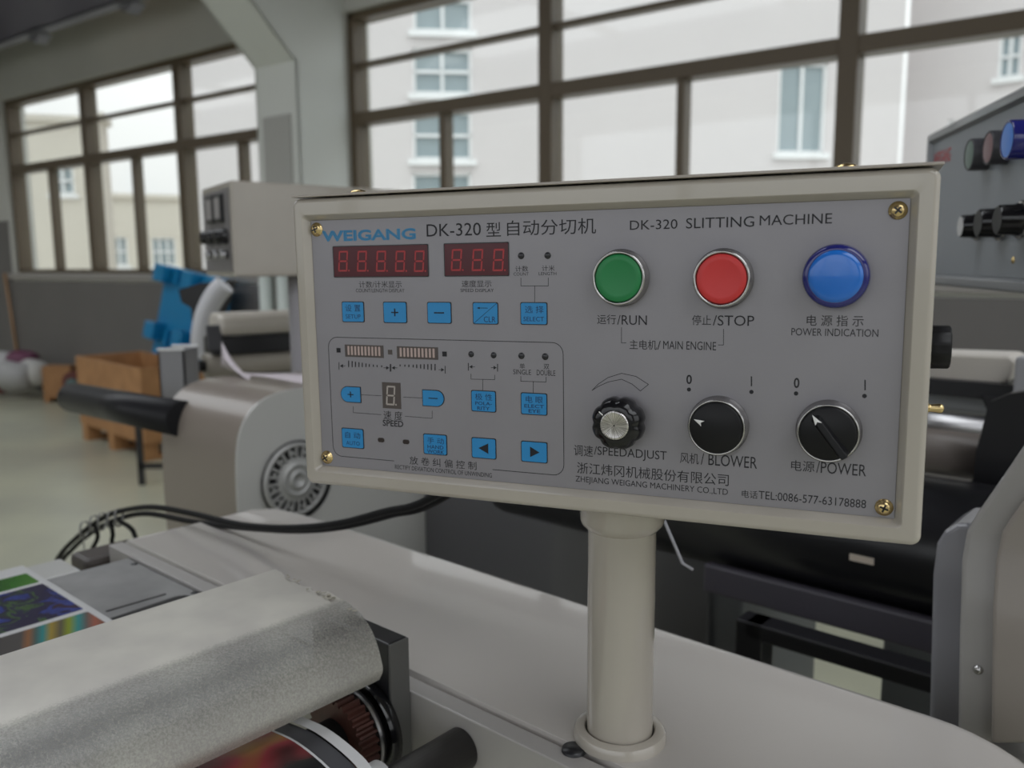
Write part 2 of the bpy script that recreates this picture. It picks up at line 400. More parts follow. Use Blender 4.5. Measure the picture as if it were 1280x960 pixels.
# ================================================================ MAIN CONTROL PANEL
TLT, PRL, PYW = radians(-.254), radians(.426), radians(-22.76)
Xh = V((cos(PYW), sin(PYW), 0)); Nh = V((sin(PYW), -cos(PYW), 0))
Z2 = cos(TLT)*UZ - sin(TLT)*Nh; NN = cos(TLT)*Nh + sin(TLT)*UZ
PX = cos(PRL)*Xh + sin(PRL)*Z2; PZ = cos(PRL)*Z2 - sin(PRL)*Xh
PC = V((.02945, .43850, EYE-.04726))
OW, OH, OFF = .3346, .1676, .00426
OC = (.0012, .00067)
def L2(px, py, h=0.0):
    q = hit(px, py, PC+NN*h, NN) - PC; return q.dot(PX), q.dot(PZ)
def PF(): return MB(PC, PX, PZ, NN)      # local x right, y up, z out of the plate
post_xy = V((.0637, .480, 0))
panel = empty('control_panel', V((post_xy.x, post_xy.y, 1.015)), 'cream control panel with blue keys, red displays and round buttons, on a post', 'control panel')
def rrect(hw, hh, r, cx=0, cy=0, n=6):
    pts = []
    for (sx_, sy_, a0) in ((1, 1, 0), (-1, 1, 90), (-1, -1, 180), (1, -1, 270)):
        for k in range(n+1):
            a = radians(a0+90*k/n); pts.append((cx+sx_*(hw-r)+r*cos(a), cy+sy_*(hh-r)+r*sin(a)))
    return pts
def loft(mb, rings, cap0=True, cap1=False, smooth=True):
    n = len(rings[0]); vs = [p for r in rings for p in r]
    fs = [(j*n+i, j*n+(i+1) % n, (j+1)*n+(i+1) % n, (j+1)*n+i) for j in range(len(rings)-1) for i in range(n)]
    mb.add(vs, fs, smooth)
    b = len(mb.v)-len(vs)
    if cap0: mb.f.append([b+i for i in range(n)]); mb.sm.append(False)
    if cap1: mb.f.append([len(mb.v)-n+i for i in range(n)]); mb.sm.append(False)
(il, it), (ir, ib) = L2(388.5, 276), L2(1118, 648.5)
iw, ih = (ir-il)/2, (it-ib)/2; icx, icy = (ir+il)/2, (it+ib)/2
def flat(o):
    e = o.modifiers.new('e', 'EDGE_SPLIT'); e.split_angle = radians(32)
    w_ = o.modifiers.new('w', 'WEIGHTED_NORMAL'); w_.keep_sharp = True; return o
def shell(mb, hw, hh, cx, cy, iw, ih, icx, icy, h1, depth, plate_r=.001):
    def R3(a, b, r, x, y, h): return [(p[0], p[1], h) for p in rrect(a, b, r, x, y)]
    rings = [R3(hw, hh, .0045, cx, cy, -depth), R3(hw, hh, .0045, cx, cy, h1-.003)]
    for k in range(1, 5):
        a = radians(90*k/4); d = .003*(1-cos(a))
        rings.append(R3(hw-d, hh-d, .0045-d*.6, cx, cy, h1-.003+.003*sin(a)))
    rings.append(R3(iw+.0032, ih+.0032, .002, icx, icy, h1))
    rings.append(R3(iw+.0024, ih+.0024, .0018, icx, icy, h1-.0006))
    rings.append(R3(iw, ih, plate_r, icx, icy, -.0004))
    loft(mb, rings)
mb = PF(); shell(mb, OW/2, OH/2, OC[0], OC[1], iw, ih, icx, icy, OFF, .108)
flat(mb.build('panel_box', CREAM, panel))
plate = PF().box((il+.0001, ib+.0001, -.0015), (ir-.0001, it-.0001, 0)).build('face_plate', PLATE, panel)
# lid sheet
mb = PF(); ly = OC[1]+OH/2
mb.box((OC[0]-OW/2+.001, ly+.0006, -.11), (OC[0]+OW/2+.0008, ly+.0020, OFF+.0012))
mb.build('lid', CREAM2, panel, bevel=.0004)
for px, py in ((448, 239), (1058, 205.5)):
    u, v = L2(px, py, -.012)
    PF().lathe([(.0052, 0), (.0052, .0008), (.0042, .0022), (.0015, .0030), (0, .0031)], (u, ly+.002, -.012), (0, 1, 0), 20).build('lid_screw', BRASS, panel)
# plate screws
def cross_screw(mb_, u, v, h, r, ang):
    mb_.lathe([(r*1.25, 0), (r*1.25, .0003), (r, .0004), (r*.96, .0011), (r*.7, .0019), (r*.3, .0023), (0, .0024)], (u, v, h), (0, 0, 1), 28)
for (px, py, a) in ((396, 287, .3), (1122.5, 263, .9), (1105, 634, 1.2), (409, 571.5, .6)):
    u, v = L2(px, py)
    mb = PF(); cross_screw(mb, u, v, 0, .0032, a); sc_ = mb.build('plate_screw', BRASS, panel)
    mb = PF()
    for k in (0, 1):
        c, s_ = cos(a+k*pi/2), sin(a+k*pi/2); l, t = .0019, .00042
        mb.prism([(u+x*c-y*s_, v+x*s_+y*c, .00205) for x, y in ((-l, -t), (l, -t), (l, t), (-l, t))], (0, 0, .0005))
    mb.build('slot', BLACK, sc_)
# lettering --------------------------------------------------
def text(body, bl, tr, parent, m=INK, h=.00006, off=0.0, frame=L2, bold=0, outline=False, th=.00008, MBf=PF, name='lettering'):
    x0_, y0_ = frame(*bl); x1_, y1_ = frame(*tr)
    return text_uv(body, x0_, y0_, x1_, y1_, parent, m, h, bold, outline, th, MBf, name)
def text_uv(body, x0_, y0_, x1_, y1_, parent, m=INK, h=.00006, bold=0, outline=False, th=.00008, MBf=PF, name='lettering'):
    cu = bpy.data.curves.new('t', 'FONT'); cu.body = body; cu.size = 1; cu.resolution_u = 3
    if bold: cu.offset = bold
    if outline: cu.fill_mode = 'NONE'; cu.bevel_depth = .02; cu.bevel_resolution = 0
    ob = bpy.data.objects.new('t', cu); COL.objects.link(ob)
    dg = bpy.context.evaluated_depsgraph_get(); dg.update()
    me = bpy.data.meshes.new_from_object(ob.evaluated_get(dg))
    bpy.data.objects.remove(ob)
    xs = [v.co.x for v in me.vertices]; ys = [v.co.y for v in me.vertices]
    ax, bx, ay, by = min(xs), max(xs), min(ys), max(ys)
    sx_, sy_ = (x1_-x0_)/(bx-ax), (y1_-y0_)/(by-ay)
    mb = MBf()
    mb.add([((v.co.x-ax)*sx_+x0_, (v.co.y-ay)*sy_+y0_, h+(v.co.z*.002 if outline else 0)) for v in me.vertices], [list(p.vertices) for p in me.polygons])
    bpy.data.meshes.remove(me)
    me2 = bpy.data.meshes.new(name); o3 = V(parent['_o'])
    me2.from_pydata([p-o3 for p in mb.v], [], mb.f)
    me2.materials.append(m)
    o = bpy.data.objects.new(name, me2); COL.objects.link(o); o.parent = parent; o['_o'] = list(o3)
    return o
text('WEIGANG', (403, 301.8), (519.3, 285.2), plate, INKBLUE, bold=.035, h=.00005)
text('WEIGANG', (402.6, 302.4), (519.5, 284.8), plate, mat('light_blue_logo_outline', (.05, .24, .45), .5), outline=True, h=.00008)
for b_, bl, tr in [
    ('DK-320', (533.5, 296), (601, 278)), ('型', (608, 296), (626, 277.5)), ('自动分切机', (634, 295), (745, 272)),
    ('DK-320', (787.4, 287.6), (847, 273.8)), ('SLITTING', (857.5, 285.8), (943, 270)), ('MACHINE', (949.4, 282), (1040.5, 266.3)),
    ('计数', (644.3, 339.6), (660.2, 332.2)), ('计米', (677.5, 338.8), (693.4, 331.6)), ('COUNT', (642, 344.6), (660.8, 340.4)), ('LENGTH', (673.5, 344.1), (695.5, 339.9)),
    ('计数/计米显示', (449, 359.8), (502, 351)), ('COUNT/LENGTH DISPLAY', (445, 365.4), (505.6, 360.8)),
    ('速度显示', (577.3, 359), (614.3, 350.2)), ('SPEED DISPLAY', (575.7, 365.1), (617.2, 360.8)),
    ('单', (649.6, 460.8), (656, 454.3)), ('双', (679.5, 461.6), (686.5, 455.1)), ('SINGLE', (641.6, 467.7), (663.8, 462.3)), ('DOUBLE', (671, 469), (694.2, 463.1)),
    ('速 度', (479.7, 524.2), (502.9, 514.4)), ('SPEED', (478.7, 532.3), (504, 526.2)),
    ('放 卷 纠 偏 控 制', (512.2, 580.3), (595.5, 577.2)), ('RECTIFY DEVIATION CONTROL OF UNWINDING', (493.9, 586), (614.8, 591.5)),
    ('运行', (746.5, 405), (770, 393.4)), ('/RUN', (771.5, 405.8), (808.7, 394.2)), ('停止', (865, 406.3), (889, 394)), ('/STOP', (891, 406.8), (943, 394.6)), ('电 源 指 示', (1008.2, 407.2), (1079.8, 394.3)),
    ('POWER INDICATION', (989.1, 419.2), (1098.2, 411.7)), ('主电机', (787, 436.5), (821, 425.4)), ('/', (821.5, 437), (826, 426)), ('MAIN ENGINE', (829, 436.3), (895.3, 427.4)),
    ('调速', (717.6, 569.4), (741.2, 557.3)), ('/SPEEDADJUST', (742.6, 571.4), (833.5, 564.2)), ('风机', (850, 578.7), (873.6, 567)), ('/ BLOWER', (876, 580.6), (946.7, 571.4)), ('电源', (988.7, 588.1), (1018.5, 577)), ('/POWER', (1020.2, 590.8), (1083.2, 581)),
    ('浙江炜冈机械股份有限公司', (721.4, 591.5), (911.1, 592.8)), ('ZHEJIANG WEIGANG MACHINERY CO.,LTD', (719.5, 604), (910, 611.2)),
    ('电话', (927.2, 621.8), (947.2, 614)), ('TEL:0086-577-63178888', (948.2, 623.4), (1082.9, 625)),
    ('0', (857.8, 480), (865, 468.5)), ('0', (992, 485), (999.6, 472.3))]:
    fat = .02 if b_ in ('0', 'SPEED') else 0
    text(b_, bl, tr, plate, bold=fat)
# printed lines and marks --------------------------------------
def line(mb, pts, wd=.00028, h=.00006, closed=False):
    P = [L2(*p) for p in pts] if not closed else pts
    n = len(P)
    for i in range(n if closed else n-1):
        a = V((*P[i], 0)); b = V((*P[(i+1) % n], 0)); d = (b-a).normalized()*wd*.5; k = V((-d.y, d.x, 0))
        q = [a-d+k, a-d-k, b+d-k, b+d+k]; mb.add([(p.x, p.y, h) for p in q], [(0, 1, 2, 3)])
def dot(mb, px, py, rp, h=.00006, n=20):
    u, v = L2(px, py); r = rp*.000372
    mb.add([(u+r*cos(2*pi*i/n), v+r*sin(2*pi*i/n), h) for i in range(n)], [tuple(range(n))])
mb = PF(); line(mb, [(651.2, 347.6), (651.2, 357.4), (685.4, 357.4), (685.4, 347.3)]); line(mb, [(668.4, 357.4), (668.4, 377.3)]); mb.build('printed_line', INK, plate)
mb = PF(); line(mb, [(588.8, 467.2), (588.8, 473.9), (618.4, 474.5), (618.4, 468.8)]); line(mb, [(603.5, 474.3), (603.5, 487.9)]); mb.build('printed_line', INK, plate)
mb = PF(); line(mb, [(651.1, 470.3), (651.1, 476.5), (682.6, 477.5), (682.6, 471.4)]); line(mb, [(666.6, 477), (666.6, 490.7)]); mb.build('printed_line', INK, plate)
mb = PF(); line(mb, [(451.9, 493.5), (476.4, 494.6)]); mb.build('printed_line', INK, plate); mb = PF(); line(mb, [(504.2, 496.4), (527.4, 497.4)]); mb.build('printed_line', INK, plate)
mb = PF(); line(mb, [(441.6, 508), (441.6, 515.7), (476.4, 518.3)]); mb.build('printed_line', INK, plate); mb = PF(); line(mb, [(506.5, 520.3), (540.3, 522.9), (540.3, 513.6)]); mb.build('printed_line', INK, plate)
mb = PF(); line(mb, [(776.9, 409.5), (776.9, 428.6), (782.5, 428.6)]); mb.build('printed_line', INK, plate); mb = PF(); line(mb, [(904.4, 411.7), (904.4, 431.2), (898, 431.2)]); mb.build('printed_line', INK, plate)
mb = PF(); line(mb, [(740.1, 488), (748, 480), (760, 472), (777, 466.6), (795, 470.5), (810.6, 480.5), (800.5, 488.7), (790, 480), (777, 474), (760, 477.5), (748, 483), (740.1, 488)], .0003); mb.build('printed_line', INK, plate)
mb = PF()
# rounded outline round the lower left group, open at the caption
(a0, b0), (a1, b1) = L2(410.1, 421.3), L2(705, 594.8)
rr = rrect((a1-a0)/2, (b0-b1)/2, .006, (a0+a1)/2, (b0+b1)/2)
g0 = L2(492.3, 577)[0]; g1 = L2(616.3, 587.4)[0]
k = next(i for i in range(len(rr)) if rr[i][1] < b1+1e-6 and rr[i][0] < (a0+a1)/2)
for i in range(len(rr)):
    p, q = rr[i], rr[(i+1) % len(rr)]
    segs = [(p, q)]
    if abs(p[1]-b1) < 1e-5 and abs(q[1]-b1) < 1e-5 and abs(p[0]-q[0]) > .05:
        segs = [(p, (g0, b1)), ((g1, b1), q)]
    for (p_, q_) in segs: line(mb, [p_, q_], .00036, closed=True)
mb.build('printed_outline', INK, plate)
# ruler arrows
def arrow1(*a):
    mb = PF(); arrow(mb, *a); mb.build('printed_arrow', INK, plate)
def arrow(mb, x, y, dirn):                 # bar + arrow head, px
    line(mb, [(x, y-4.2), (x, y+4.2)], .0005)
    line(mb, [(x+dirn*1.5, y), (x+dirn*8, y)], .0003)
    P = [L2(x+dirn*1.2, y), L2(x+dirn*5, y-2.4), L2(x+dirn*5, y+2.4)]
    mb.add([(*p, .00006) for p in P], [(0, 1, 2)])
arrow1(423.8, 457.4, 1); arrow1(487.8, 459.8, -1); arrow1(488.6, 459.8, 1); arrow1(556.5, 462.2, -1)
arrow1(585.5, 458.5, 1); arrow1(622, 459.6, -1)
mb = PF()
for i, (x, hh_) in enumerate(zip((178, 195, 211, 228, 244, 262, 278, 298, 316, 338), (28, 26, 22, 20, 17, 14, 10, 8, 6, 5))):
    x_ = 390+x/3.879; y_ = 454.5+i*.35
    line(mb, [(x_, y_-hh_/7.8+.5), (x_, y_+hh_/7.8)], .0007)
    x_ = 390+(597-(x-178)*1.06)/3.879; y_ = 458.8-i*.25
    line(mb, [(x_, y_-hh_/7.8+.5), (x_, y_+hh_/7.8)], .0007)
mb.build('ruler_ticks', INK, plate)['kind'] = 'stuff'
for px, y0_, y1_ in ((939.3, 471.2, 482), (1081.3, 475.6, 487)): mb = PF(); line(mb, [(px, y0_), (px, y1_)], .0006); mb.build('printed_line', INK, plate)
for px, py in ((861.2, 486.9), (939.3, 489.9), (995.1, 491.8), (1080.6, 495)): mb = PF(); dot(mb, px, py, 2.7); mb.build('printed_dot', INK, plate)
# indicator lights
for px, py, r in ((651.5, 319.7, 4.7), (684.7, 319.4, 4.7), (589, 442.7, 4.5), (617.1, 444, 4.5), (651.9, 444.8, 4.7), (681.6, 445.8, 4.8)):
    u, v = L2(px, py); r *= .000375
    PF().lathe([(r, 0), (r, .0002), (r*.8, .0005), (0, .0006)], (u, v, 0), (0, 0, 1), 20).build('indicator_light', DARKDOT, panel)
for px, py in ((423.3, 437.8), (487.7, 440.2), (555.8, 442.5)):
    u, v = L2(px, py); r = .00135
    PF().box((u-r, v-r, 0), (u+r, v+r, .0002)).build('indicator_light', DARKDOT if px != 487.7 else SEGBG, panel)
for px, py in ((476.4, 550), (507.6, 552.3)):
    u, v = L2(px, py)
    PF().prism([(*p, 0) for p in rrect(.0021, .0013, .0011, u, v)], (0, 0, .0002)).build('indicator_light', mat('brown_smoked_lens', (.035, .025, .022), .3), panel)
# seven-segment digits
def digit(mb, u, v, w_, hh_, t, slant, h):
    def q(x, y): return (u+x*w_/2+slant*y*hh_/2, v+y*hh_/2, h)
    tx, ty = t/(w_/2), t/(hh_/2); g = .12*tx
    H = [(-1, 1), (1, 1), (1-tx, 1-ty), (-1+tx, 1-ty)]
    mb.add([q(*p) for p in [(-1+g, 1), (1-g, 1), (1-tx-g/2, 1-ty), (-1+tx+g/2, 1-ty)]], [(0, 1, 2, 3)])
    mb.add([q(*p) for p in [(-1+g, -1), (1-g, -1), (1-tx-g/2, -1+ty), (-1+tx+g/2, -1+ty)]], [(0, 1, 2, 3)])
    mb.add([q(*p) for p in [(-1+tx, ty*.5), (1-tx, ty*.5), (1-tx*.6, 0), (1-tx, -ty*.5), (-1+tx, -ty*.5), (-1+tx*.6, 0)]], [(0, 1, 2, 3, 4, 5)])
    for sx_ in (-1, 1):
        for sy_ in (-1, 1):
            mb.add([q(sx_*a, sy_*b) for a, b in [(1, 1-g), (1, .06), (1-tx, .06+ty*.5), (1-tx, 1-ty)]], [(0, 1, 2, 3)])
    n = 10; rr_ = t*.6; c = q(1.35, -1+ty*.5)
    mb.add([(c[0]+rr_*cos(2*pi*i/n), c[1]+rr_*sin(2*pi*i/n), h) for i in range(n)], [tuple(range(n))])
for (p, q_, n, xs) in (((416.4, 308.3), (536, 345.5), 5, (430, 453.6, 477.5, 501.4, 525.2)), ((555.3, 304.8), (636.3, 344.5), 3, (571.8, 598, 624.2))):
    (x0_, y1_), (x1_, y0_) = L2(*p), L2(*q_)
    d = PF().prism([(*c, 0) for c in rrect((x1_-x0_)/2, (y1_-y0_)/2, .0006, (x0_+x1_)/2, (y0_+y1_)/2)], (0, 0, .0003)).build('led_display', LEDWIN, panel)
    tag(d, 'dark red window of unlit digits')
    mbr = PF()
    for c in rrect((x1_-x0_)/2, (y1_-y0_)/2, .0006, (x0_+x1_)/2, (y0_+y1_)/2): pass
    line(mbr, rrect((x1_-x0_)/2, (y1_-y0_)/2, .0006, (x0_+x1_)/2, (y0_+y1_)/2), .0005, .00033, True); mbr.build('display_border', BLACK, d)
    for x in xs:
        u, v = L2(x, 326.5 if n == 5 else 325); mb = PF(); digit(mb, u-.0004, v, .0061, .0116, .0009, .09, .00036)
        mb.build('digit', LEDSEG, d)
(x0_, y1_), (x1_, y0_) = L2(477.7, 477.5), L2(501.6, 511.3)
d = PF().box((x0_, y0_, 0), (x1_, y1_, .0003)).build('speed_display', SEGBG, panel)
mb = PF(); digit(mb, (x0_+x1_)/2-.0005, (y0_+y1_)/2, .0056, .0112, .0009, .09, .00036); mb.build('digit', SEGW, d)
for p, q_ in (((431.2, 430.6), (479.7, 447.4)), ((496.2, 432.7), (547.8, 449.7))):
    (x0_, y1_), (x1_, y0_) = L2(*p), L2(*q_)
    d = PF().box((x0_, y0_, 0), (x1_, y1_, .0003)).build('bar_display', SEGBG, panel)
    for k in range(10):
        u = x0_+.0014+(x1_-x0_-.0028)*(k+.5)/10
        PF().box((u-.00062, y0_+.0011, .0003), (u+.00062, y1_-.0008, .0005)).build('bar', mat('pinkish_bar', (.48, .37, .34), .5), d)
# membrane keys
def key(p, q_, texts, shape='r', sym=None):
    (x0_, y1_), (x1_, y0_) = L2(*p), L2(*q_)
    hw, hh, cx, cy = (x1_-x0_)/2, (y1_-y0_)/2, (x0_+x1_)/2, (y0_+y1_)/2
    def outline(g):
        if shape == 'r': return rrect(hw-g, hh-g, .0009, cx, cy, 4)
        s_ = 1 if shape == 'R' else -1; r = hh-g; pts = []
        for k in range(17):
            a = -pi/2+pi*k/16; pts.append((cx+s_*((hw-g-r)+r*cos(a)), cy+r*sin(a)))
        pts += [(cx-s_*(hw-g), cy+r), (cx-s_*(hw-g), cy-r)]
        return pts
    kk = PF().prism([(*c, 0) for c in outline(.0)], (0, 0, .0003)).build('membrane_key', BLACK, panel)
    PF().prism([(*c, .0003) for c in outline(.00042)], (0, 0, .0002)).build('key_face', KEYBLUE, kk)
    for b_, fx0, fy0, fx1, fy1, fat in texts:      # fractions of the key, y from the bottom
        text_uv(b_, x0_+2*hw*fx0, y0_+2*hh*fy0, x0_+2*hw*fx1, y0_+2*hh*fy1, kk, KEYINK, .00056, fat)
    mb = PF(); h = .00056
    def rc(a, b, c, d_): mb.add([(cx+a*hw, cy+b*hh, h), (cx+c*hw, cy+b*hh, h), (cx+c*hw, cy+d_*hh, h), (cx+a*hw, cy+d_*hh, h)], [(0, 1, 2, 3)])
    if sym == '+': rc(-.3, -.06, .3, .06); rc(-.055, -.36, .055, .36)
    elif sym == '-': rc(-.42, -.06, .42, .06)
    elif sym == '<': mb.add([(cx-.42*hw, cy, h), (cx+.38*hw, cy-.5*hh, h), (cx+.38*hw, cy+.5*hh, h)], [(0, 1, 2)])
    elif sym == '>': mb.add([(cx+.42*hw, cy, h), (cx-.3*hw, cy-.5*hh, h), (cx-.3*hw, cy+.5*hh, h)], [(0, 1, 2)])
    elif sym == '/':
        t = .025; mb.add([(cx-.9*hw-t*hw, cy-.9*hh, h), (cx-.9*hw+t*hw, cy-.9*hh, h), (cx+.9*hw+t*hw, cy+.9*hh, h), (cx+.9*hw-t*hw, cy+.9*hh, h)], [(0, 1, 2, 3)])
        rc(-.5, .45, .2, .5); mb.add([(cx-.66*hw, cy+.475*hh, h), (cx-.42*hw, cy+.37*hh, h), (cx-.42*hw, cy+.58*hh, h)], [(0, 1, 2)])
    if mb.f: mb.build('symbol', INK, kk)
key((427.3, 376.8), (456, 403), [('设 置', .17, .52, .85, .85, 0), ('SETUP', .17, .18, .85, .38, 0)])
key((479, 377), (509.3, 404.1), [], sym='+')
key((534, 377.3), (564.9, 404.7), [], sym='-')
key((590.9, 377.6), (623.3, 405.7), [('CLR', .44, .1, .9, .36, 0)], sym='/')
key((650.6, 377.6), (684.6, 406.3), [('选 择', .18, .52, .87, .84, 0), ('SELECT', .12, .16, .88, .36, 0)])
key((425.8, 482.2), (451.9, 503.8), [], 'L', '+')
key((527.9, 486.6), (556, 509), [], 'R', '-')
key((427.1, 534.3), (455.5, 561.3), [('自 动', .17, .5, .86, .82, 0), ('AUTO', .2, .16, .82, .36, 0)])
key((529.2, 541.5), (559.4, 569.6), [('手 动', .18, .54, .88, .84, 0), ('HAND', .18, .29, .86, .47, .01), ('WORK', .16, .06, .88, .24, .01)])
key((589, 487.3), (620.5, 515.7), [('极 性', .17, .55, .86, .86, 0), ('POLA-', .17, .32, .84, .48, .01), ('RITY', .25, .09, .75, .25, .01)])
key((651.1, 490.2), (684.4, 519.6), [('电 眼', .2, .55, .84, .86, 0), ('ELECT', .14, .32, .88, .48, .01), ('EYE', .3, .1, .74, .26, .01)])
key((589.5, 546.1), (620.7, 574.5), [], sym='<')
key((651.4, 550.5), (684.7, 579.4), [], sym='>')
# push buttons
BR, BH = .01425, .0068
for px, py, nm, c in ((772.4, 347.8, 'green', (.012, .21, .06)), (901.4, 348.6, 'red', (.60, .035, .035))):
    u, v = L2(px, py, BH)
    b = PF().lathe([(BR, 0), (BR, .0016), (BR-.0006, .0022), (BR-.0006, BH-.0016), (BR-.0010, BH-.0004), (BR-.0016, BH), (BR-.0022, BH-.0003), (BR-.0023, BH-.004), (0, BH-.004)], (u, v, 0), (0, 0, 1), 56).build('push_button', CHROME, panel)
    cap = PF().lathe([(BR-.0025, BH-.004), (BR-.0025, BH-.0008), (BR-.0030, BH-.0002), (BR*.6, BH-.0006), (BR*.3, BH-.0009), (0, BH-.001)], (u, v, 0), (0, 0, 1), 56).build('button_cap', mat(nm+'_button_plastic', c, .42), b)
    tag(cap, nm+' button cap')
u, v = L2(1044.3, 345.6, .009)
BL = mat('blue_lens_plastic', (.012, .16, .62), .22, coat=.5); BLD = mat('deep_blue_lens_rim', (.012, .015, .16), .12, coat=.6)
b = PF().lathe([(.0146, 0), (.0146, .0015), (.0143, .0055), (.0138, .0078), (.0124, .0089), (.0116, .0088)], (u, v, 0), (0, 0, 1), 56).build('pilot_light', BLD, panel)
cap = PF().lathe([(.0116, .0087), (.0112, .0094), (.0095, .0099), (.0060, .0103), (0, .0105)], (u, v, 0), (0, 0, 1), 56).build('blue_lens', BL, b)
# speed knob
u, v = L2(773.5, 528, .004)
kn = PF().lathe([(.0112, 0), (.0112, .002), (.0100, .0028)], (u, v, 0), (0, 0, 1), 40).build('speed_knob', BLKGL, panel)
u, v = L2(771.5, 529.5, .009)
mb = PF(); rings = []
NK = 96
for r, h in ((.0132, .0026), (.0136, .005), (.0133, .0095), (.0121, .0125), (.0094, .0140), (.0076, .0143)):
    ring = []
    for i in range(NK):
        a = 2*pi*i/NK; lob = 1-.075*(.5+.5*cos(8*a))**3*(1 if h < .0135 else .2)
        ring.append((u+r*lob*cos(a), v+r*lob*sin(a), h))
    rings.append(ring)
loft(mb, rings, False, True); mb.build('knob_grip', BLKGL, kn)
def spun_mat():
    m = bpy.data.materials.new('spun_aluminium'); m.use_nodes = True; nt = m.node_tree; b = nt.nodes['Principled BSDF']
    b.inputs['Metallic'].default_value = 1; b.inputs['Base Color'].default_value = (.78, .76, .74, 1); b.inputs['Roughness'].default_value = .28
    b.inputs['Anisotropic'].default_value = .8
    at = nt.nodes.new('ShaderNodeAttribute'); at.attribute_name = 'ang'
    n = nt.nodes.new('ShaderNodeTexNoise'); n.noise_dimensions = '1D'; n.inputs['Scale'].default_value = 5; n.inputs['Detail'].default_value = 6
    nt.links.new(at.outputs['Fac'], n.inputs['W'])
    r = nt.nodes.new('ShaderNodeValToRGB'); r.color_ramp.elements[0].position = .38; r.color_ramp.elements[1].position = .62
    r.color_ramp.elements[0].color = (.35, .33, .31, 1); r.color_ramp.elements[1].color = (.95, .92, .9, 1)
    nt.links.new(n.outputs['Fac'], r.inputs[0]); nt.links.new(r.outputs[0], b.inputs['Base Color'])
    return m
mb = PF(); mb.lathe([(.0073, .0142), (.0071, .0147), (.0066, .0149), (.0062, .0148), (.0004, .0148)], (u, v, 0), (0, 0, 1), 64)
cp = mb.build('knob_cap', spun_mat(), kn)
ca = PC + PX*u + PZ*v + NN*.0148 - V(cp['_o'])
at = cp.data.attributes.new('ang', 'FLOAT', 'POINT')
for i, vv in enumerate(cp.data.vertices):
    d = vv.co-ca; at.data[i].value = abs(math.atan2(d.dot(PZ), d.dot(PX)))*3
tag(cp, 'silver spun knob cap')
mb = PF(); a = radians(140)
mb.add([(u+r*cos(a)-s_*sin(a), v+r*sin(a)+s_*cos(a), .01455) for r, s_ in ((.0076, -.0003), (.0102, -.0003), (.0102, .0003), (.0076, .0003))], [(0, 1, 2, 3)])
mb.build('pointer_line', mat('white_paint_mark', (.8, .8, .78), .5), kn)
# rotary switches
def rotary(px, py, R_, ang, bar):
    hh = .0078; u, v = L2(px, py, hh)
    b = PF().lathe([(R_+.0004, 0), (R_+.0004, .0016), (R_-.0003, .0022), (R_-.0003, hh-.0014), (R_-.0008, hh-.0003), (R_-.0013, hh), (R_-.0016, hh-.0006), (0, hh-.0008)], (u, v, 0), (0, 0, 1), 56).build('rotary_switch', CHROME, panel)
    PF().lathe([(R_-.0017, hh-.001), (R_-.0018, hh+.0006), (R_-.0024, hh+.0011), (0, hh+.0011)], (u, v, 0), (0, 0, 1), 56).build('switch_cap', BLKMAT, b)
    ca_, sa = cos(ang), sin(ang)
    def q(x, y, h): return (u+x*ca_-y*sa, v+x*sa+y*ca_, h)
    mb = PF(); wv = .0026; l = R_-.0022
    t = bar
    ridge = [q(-l-.0, -wv, hh+.001), q(l*.75, -wv*.9, hh+.001), q(l*.9, 0, hh+.001), q(l*.75, wv*.9, hh+.001), q(-l-.0, wv, hh+.001)]
    top = [q(-l-.0006, -wv*.55, hh+t), q(l*.62, -wv*.5, hh+t*.55), q(l*.72, 0, hh+t*.5), q(l*.62, wv*.5, hh+t*.55), q(-l-.0006, wv*.55, hh+t)]
    n = 5; mb.add(ridge+top, [(i, (i+1) % n, n+(i+1) % n, n+i) for i in range(n)]+[(5, 6, 7, 8, 9)])
    mb.build('switch_handle', BLKMAT, b, bevel=.0004)
    mb = PF(); k = hh+max(t*.62+.0004, .0019)
    mb.prism([q(l*.93, 0, k-.001), q(l*.55, wv*.62, k), q(l*.62, 0, k), q(l*.50, -wv*.55, k)], (0, 0, .0002)); mb.build('pointer_mark', mat('white_paint_mark', (.8, .8, .78)), b)
rotary(895, 534.9, .0142, radians(160), .0011)
rotary(1034.9, 542, .0142, radians(128), .0062)
# side knob, toggle
vk = L2(1184, 434, -.052)[1]; ux = OC[0]+OW/2
sk_ = PF().cyl((ux, vk, -.052), (ux+.0022, vk, -.052), .0118, n=40).build('side_knob', BLACK, panel)
mb = PF(); rings = []
for x, r in ((.002, .0104), (.0028, .0108), (.0108, .0106), (.0116, .0098), (.0117, .004)):
    rings.append([(ux+x, vk+r*(1-.05*(i % 4 == 0))*cos(2*pi*i/48), -.052+r*(1-.05*(i % 4 == 0))*sin(2*pi*i/48)) for i in range(48)])
loft(mb, rings, True, True); mb.build('knob_grip', BLKMAT, sk_)
vt = L2(1174, 510.5, -.044)[1]
PF().lathe([(.0045, 0), (.0045, .0025), (.0022, .003), (.0019, .004), (.0024, .0078), (.0022, .0090), (.001, .0098), (0, .0099)], (ux, vt, -.044), (1, 0, 0), 20).build('toggle_switch', BRASS, panel)
